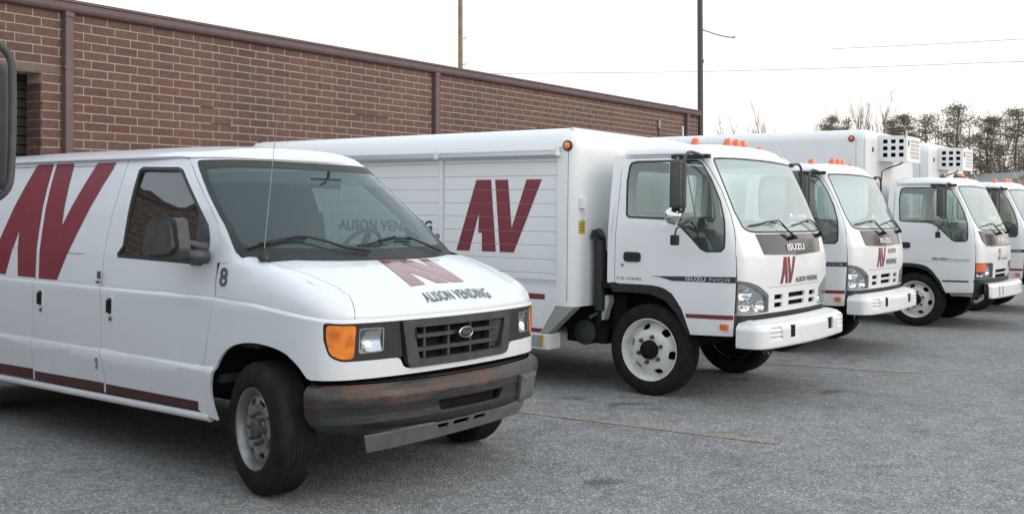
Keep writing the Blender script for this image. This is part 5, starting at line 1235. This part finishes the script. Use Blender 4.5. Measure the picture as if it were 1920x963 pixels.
wire([(1560, 92, 60), (1750, 83, 55), (1960, 71, 50)], 'short upper power line at the right above the pines')

# ------------------------------------------------------------------ tan building with grey roof
ap, ea = px(1930, 321, 80), px(1843, 351, 80.0)
hw = 3.4; bR = Matrix.Translation((px(1930, 300, 80).x, 80, 0)) @ Matrix.Rotation(radians(10), 4, 'Z')
tb = empty('tan_building', bR, 'low tan building with a grey metal gable roof beyond the last truck', 'building')
zA, zE = CAM_H + (CYPX - 321) / FPX * 80, CAM_H + (CYPX - 351) / FPX * 80
M_tan = mat('tan_wall', (.33,.27,.215), .85); M_roof = mat('grey_roof', (.27,.28,.28), .7, noise=(1.5,.5,(.22,.225,.225)))
a = Acc(); a.prism([(-hw,-2),(hw,-2),(hw,zE - .12),(0,zA - .12),(-hw,zE - .12)], 0, 26, M_tan, 'y'); a.obj('wall', tb)
a = Acc()
for sg in (-1, 1): a.prism([(0,zA - .1),(sg * (hw + .35),zE - .25),(sg * (hw + .35),zE - .15),(0,zA)], -.35, 26.3, M_roof, 'y')
a.obj('roof', tb)
a = Acc()
for sg in (-1, 1):
    for k in range(26): a.prism([(0,zA + .001),(sg * (hw + .35),zE - .149),(sg * (hw + .35),zE - .12),(0,zA + .03)], .4 + k, .45 + k, M_roof, 'y')
a.obj('roof_rib', tb)
a = Acc(); a.box((-1.75, 8, zA - .15), (.95, .95, .75), M_silver, bev=.02); a.box((-1.75, 8, zA + .28), (1.35, 1.3, .14), M_silver, bev=.03); a.box((-1.75, 8, zA + .20), (.8, .8, .1), M_dark); a.box((-1.75,7.51,zA - .42), (1.0,.02,.22), M_trk); a.obj('roof_vent', tb)

# ------------------------------------------------------------------ trees
M_pine = mat('pine_needles', (.19,.19,.13), .9, noise=(.6,.8,(.27,.23,.18)))
M_bark = mat('bark', (.14,.105,.085), .9, noise=(4,.6,(.09,.07,.055)))
M_twig = mat('bare_twigs', (.24,.165,.13), .9)
def leaves(a, c, r, n, rnd, sz, m):
    V_, F = [], []
    for _ in range(n):
        d = Vector((rnd.gauss(0, .42), rnd.gauss(0, .42), rnd.gauss(0, .36))); p = c + Vector((d.x * r[0], d.y * r[1], d.z * r[2]))
        u = Vector((rnd.uniform(-1, 1), rnd.uniform(-1, 1), rnd.uniform(-.3, 1))).normalized() * sz * rnd.uniform(.7, 1.4); v = u.orthogonal().normalized(); v.rotate(Matrix.Rotation(rnd.uniform(0, 6.28), 3, u)); v *= sz * .28
        k = len(V_); V_ += [p - v, p + u, p + v, p - u * .5]; F.append([k, k + 1, k + 2, k + 3])
    a.add(V_, F, m)
def pine(X, D, h, spread, seed, dens=1.0):
    rnd = random.Random(seed); g0 = gz(X, D); root = bpy.data.objects.new('pine_tree', None); COL.objects.link(root); root.location = (X, D, g0)
    t = Acc(); lean = rnd.uniform(-.03, .03); ax = lambda z: Vector((lean * z + .12 * sin(z * .8 + seed), .1 * cos(z + seed), z))
    t.tube([ax(h * k / 8) for k in range(9)], [.17 * (1 - k / 9) + .02 for k in range(9)], M_bark, n=7)
    c = Acc(); z = h * .30
    while z < h * .99:
        f = (z / h - .30) / .69; Lm = spread * (1.0 - .72 * f ** 1.6) * (.55 + .45 * min(1, f * 3.5))
        for b in range(rnd.choice((2, 3, 3, 4))):
            th = rnd.uniform(0, 2 * pi); Lb = Lm * rnd.uniform(.6, 1.2); up = rnd.uniform(.05, .45)
            p0_ = ax(z); q = p0_ + Vector((cos(th) * Lb, sin(th) * Lb, Lb * up)); md = p0_.lerp(q, .5) - Vector((0, 0, .12 * Lb))
            t.tube([p0_, md, q], [.045, .03, .012], M_bark, n=4, caps=False)
            for tt in (.5, .78, 1.0):
                if rnd.random() < .33: continue
                pp = p0_.lerp(q, tt) + Vector((rnd.uniform(-.2, .2), rnd.uniform(-.2, .2), rnd.uniform(0, .15))); s_ = rnd.uniform(.60, 1.05) * (.7 + .3 * spread / 2.2)
                leaves(c, pp, (s_, s_, s_ * .55), int(60 * dens), rnd, .14, M_pine)
        z += h * rnd.uniform(.035, .06)
    leaves(c, ax(h * .985), (.45, .45, .6), 60, rnd, .16, M_pine)
    t.obj('trunk', root); c.obj('crown', root); return root
def bare(X, D, h, seed, spread=.5):
    rnd = random.Random(seed); a = Acc()
    root = bpy.data.objects.new('bare_tree', None); COL.objects.link(root); root.location = (X, D, gz(X, D)); tr = Acc(); cr = Acc()
    def br(p, d, L, r, lv):
        n = 3 if lv < 2 else 2; pts = [p]; q = p
        for k in range(n): d = (d + Vector((rnd.uniform(-.16, .16), rnd.uniform(-.16, .16), rnd.uniform(-.02, .12)))).normalized(); q = q + d * L / n; pts.append(q)
        (tr if lv == 0 else cr).tube(pts, [r * (1 - .5 * k / n) for k in range(n + 1)], M_twig, n=3 if lv else 6, caps=False)
        if lv >= 4: return
        for k in range(rnd.choice((3, 3, 4)) if lv else 8):
            t_ = rnd.uniform(.35, 1.0); i = min(int(t_ * n), n - 1); pp = pts[i].lerp(pts[i + 1], t_ * n - i)
            s = Vector((rnd.uniform(-1, 1), rnd.uniform(-1, 1), rnd.uniform(.2, 1.0))).normalized(); br(pp, (d * (1 - spread) + s * spread + Vector((0, 0, .25))).normalized(), L * rnd.uniform(.42, .62), r * .5, lv + 1)
    br(Vector((0, 0, -.3)), Vector((0, 0, 1)), h * .62, .11, 0)
    tr.obj('trunk', root); cr.obj('crown', root); return root
def tall(v, D): return CAM_H + (CYPX - v) / FPX * D
for i, (u, v, D, sp, lb) in enumerate([
    (1797,203,88,2.25,'tallest broad pine, standing above the white cooling units'), (1856,223,90,1.7,'narrow pine between the tallest broad pine and the pine at the right edge'), (1908,211,86,2.2,'pine at the right edge of the row above the tan building'),
    (1737,219,92,1.6,'slender pine just left of the tallest broad pine'), (1697,220,90,1.45,'rounded pine above the nearer cooling unit'), (1672,229,94,1.1,'small pine at the foot of the tall bare tree'),
    (1590,222,112,1.3,'right one of two small distant pines over the tall white box'), (1562,218,112,1.5,'left one of two small distant pines over the tall white box'), (1965,206,86,2.2,'pine just beyond the right edge of the row')]):
    if i == 8: continue
    o = pine((u - 960) / FPX * D, D, tall(v, D) - gz((u - 960) / FPX * D, D), sp * 1.3, 11 + i * 7); tag(o, lb, 'tree', 'pine trees behind the lot')
for i, (u, v, D, lb) in enumerate([(1420,210,105,'taller bare tree of the faint pair behind the second truck'), (1396,224,105,'shorter bare tree of the faint pair behind the second truck'), (1456,232,108,'small bare sapling alone left of the distant pines'), (1533,222,105,'bare tree just left of the two small pines'),
                                    (1592,196,104,'bare tree rising behind the two small pines'), (1612,212,100,'bare tree right of the two small pines'), (1670,184,92,'tallest bare tree with upswept branches beside the rounded pine'), (1766,225,95,'bare tree between the slender pine and the tallest pine'), (1886,205,95,'bare tree behind the pine at the right edge')]):
    o = bare((u - 960) / FPX * D, D, (tall(v, D) - gz((u - 960) / FPX * D, D)) * 1.03, 30 + i, .45); tag(o, lb, 'tree', 'bare trees behind the lot')
# undergrowth and wood edge
rnd = random.Random(5); a = Acc()
for i in range(230):
    u = rnd.uniform(1640, 1990); D = rnd.uniform(84, 100); X = (u - 960) / FPX * D; z = rnd.uniform(.3, 1) * tall(rnd.uniform(268, 320), D)
    leaves(a, Vector((X, D, z)), (1.0, 1.0, .9), 38, rnd, .20, M_pine)
for i in range(60):
    u = rnd.uniform(1640, 1990); D = rnd.uniform(88, 104); X = (u - 960) / FPX * D; a.tube([(X, D, -1.5), (X + rnd.uniform(-.3, .3), D, tall(rnd.uniform(225, 290), D))], [.07, .03], M_bark, n=4)
o = a.obj('undergrowth'); tag(o, 'dark tangled undergrowth and thin trunks along the wood edge', 'undergrowth', kind='stuff')
a = Acc(); rnd = random.Random(9)      # the wood that the truck fronts face (seen only as reflections)
for i in range(150):
    th = rnd.uniform(-.2, 1.75); D = rnd.uniform(48, 60); leaves(a, Vector((D * cos(th - .9), D * sin(th - .9) - 3, rnd.uniform(0, 6.5))), (2.6, 2.6, 1.6), 26, rnd, .9, M_pine)
o = a.obj('woodland'); tag(o, 'dark line of trees across the lot, seen only in reflections', 'woodland', kind='stuff')
# ------------------------------------------------------------------ the vehicles in their places
vM = place(-.8521, 6.6397, .6608); van = make_van(vM)
T1 = make_truck(place(1.7743, 10.0066, .6397), 'new', False, 'white beverage truck with roller shutters and big maroon AV, parked right behind the van', 'white box trucks parked side by side', 'line')
T2 = make_truck(place(3.6967, 13.1358, .6366), 'new', False, 'second white truck in the row, its name in two lines on the cab front', 'white box trucks parked side by side', 'stack')
T3 = make_truck(place(6.5202, 16.2007, .6433), 'old', True, 'white truck with orange corner lamp and a cooling unit on its tall plain box', 'white box trucks parked side by side', 'small')
T4 = make_truck(place(8.5022, 18.8366, .6397), 'new', True, 'farthest white truck at the right edge, cut off by the frame', 'white box trucks parked side by side', 'line')
T0 = copy_truck(T1, place(-2.786, 2.558, .6397), 'nearest truck at the left edge, only its black door mirror in view')
bpy.context.view_layer.update()
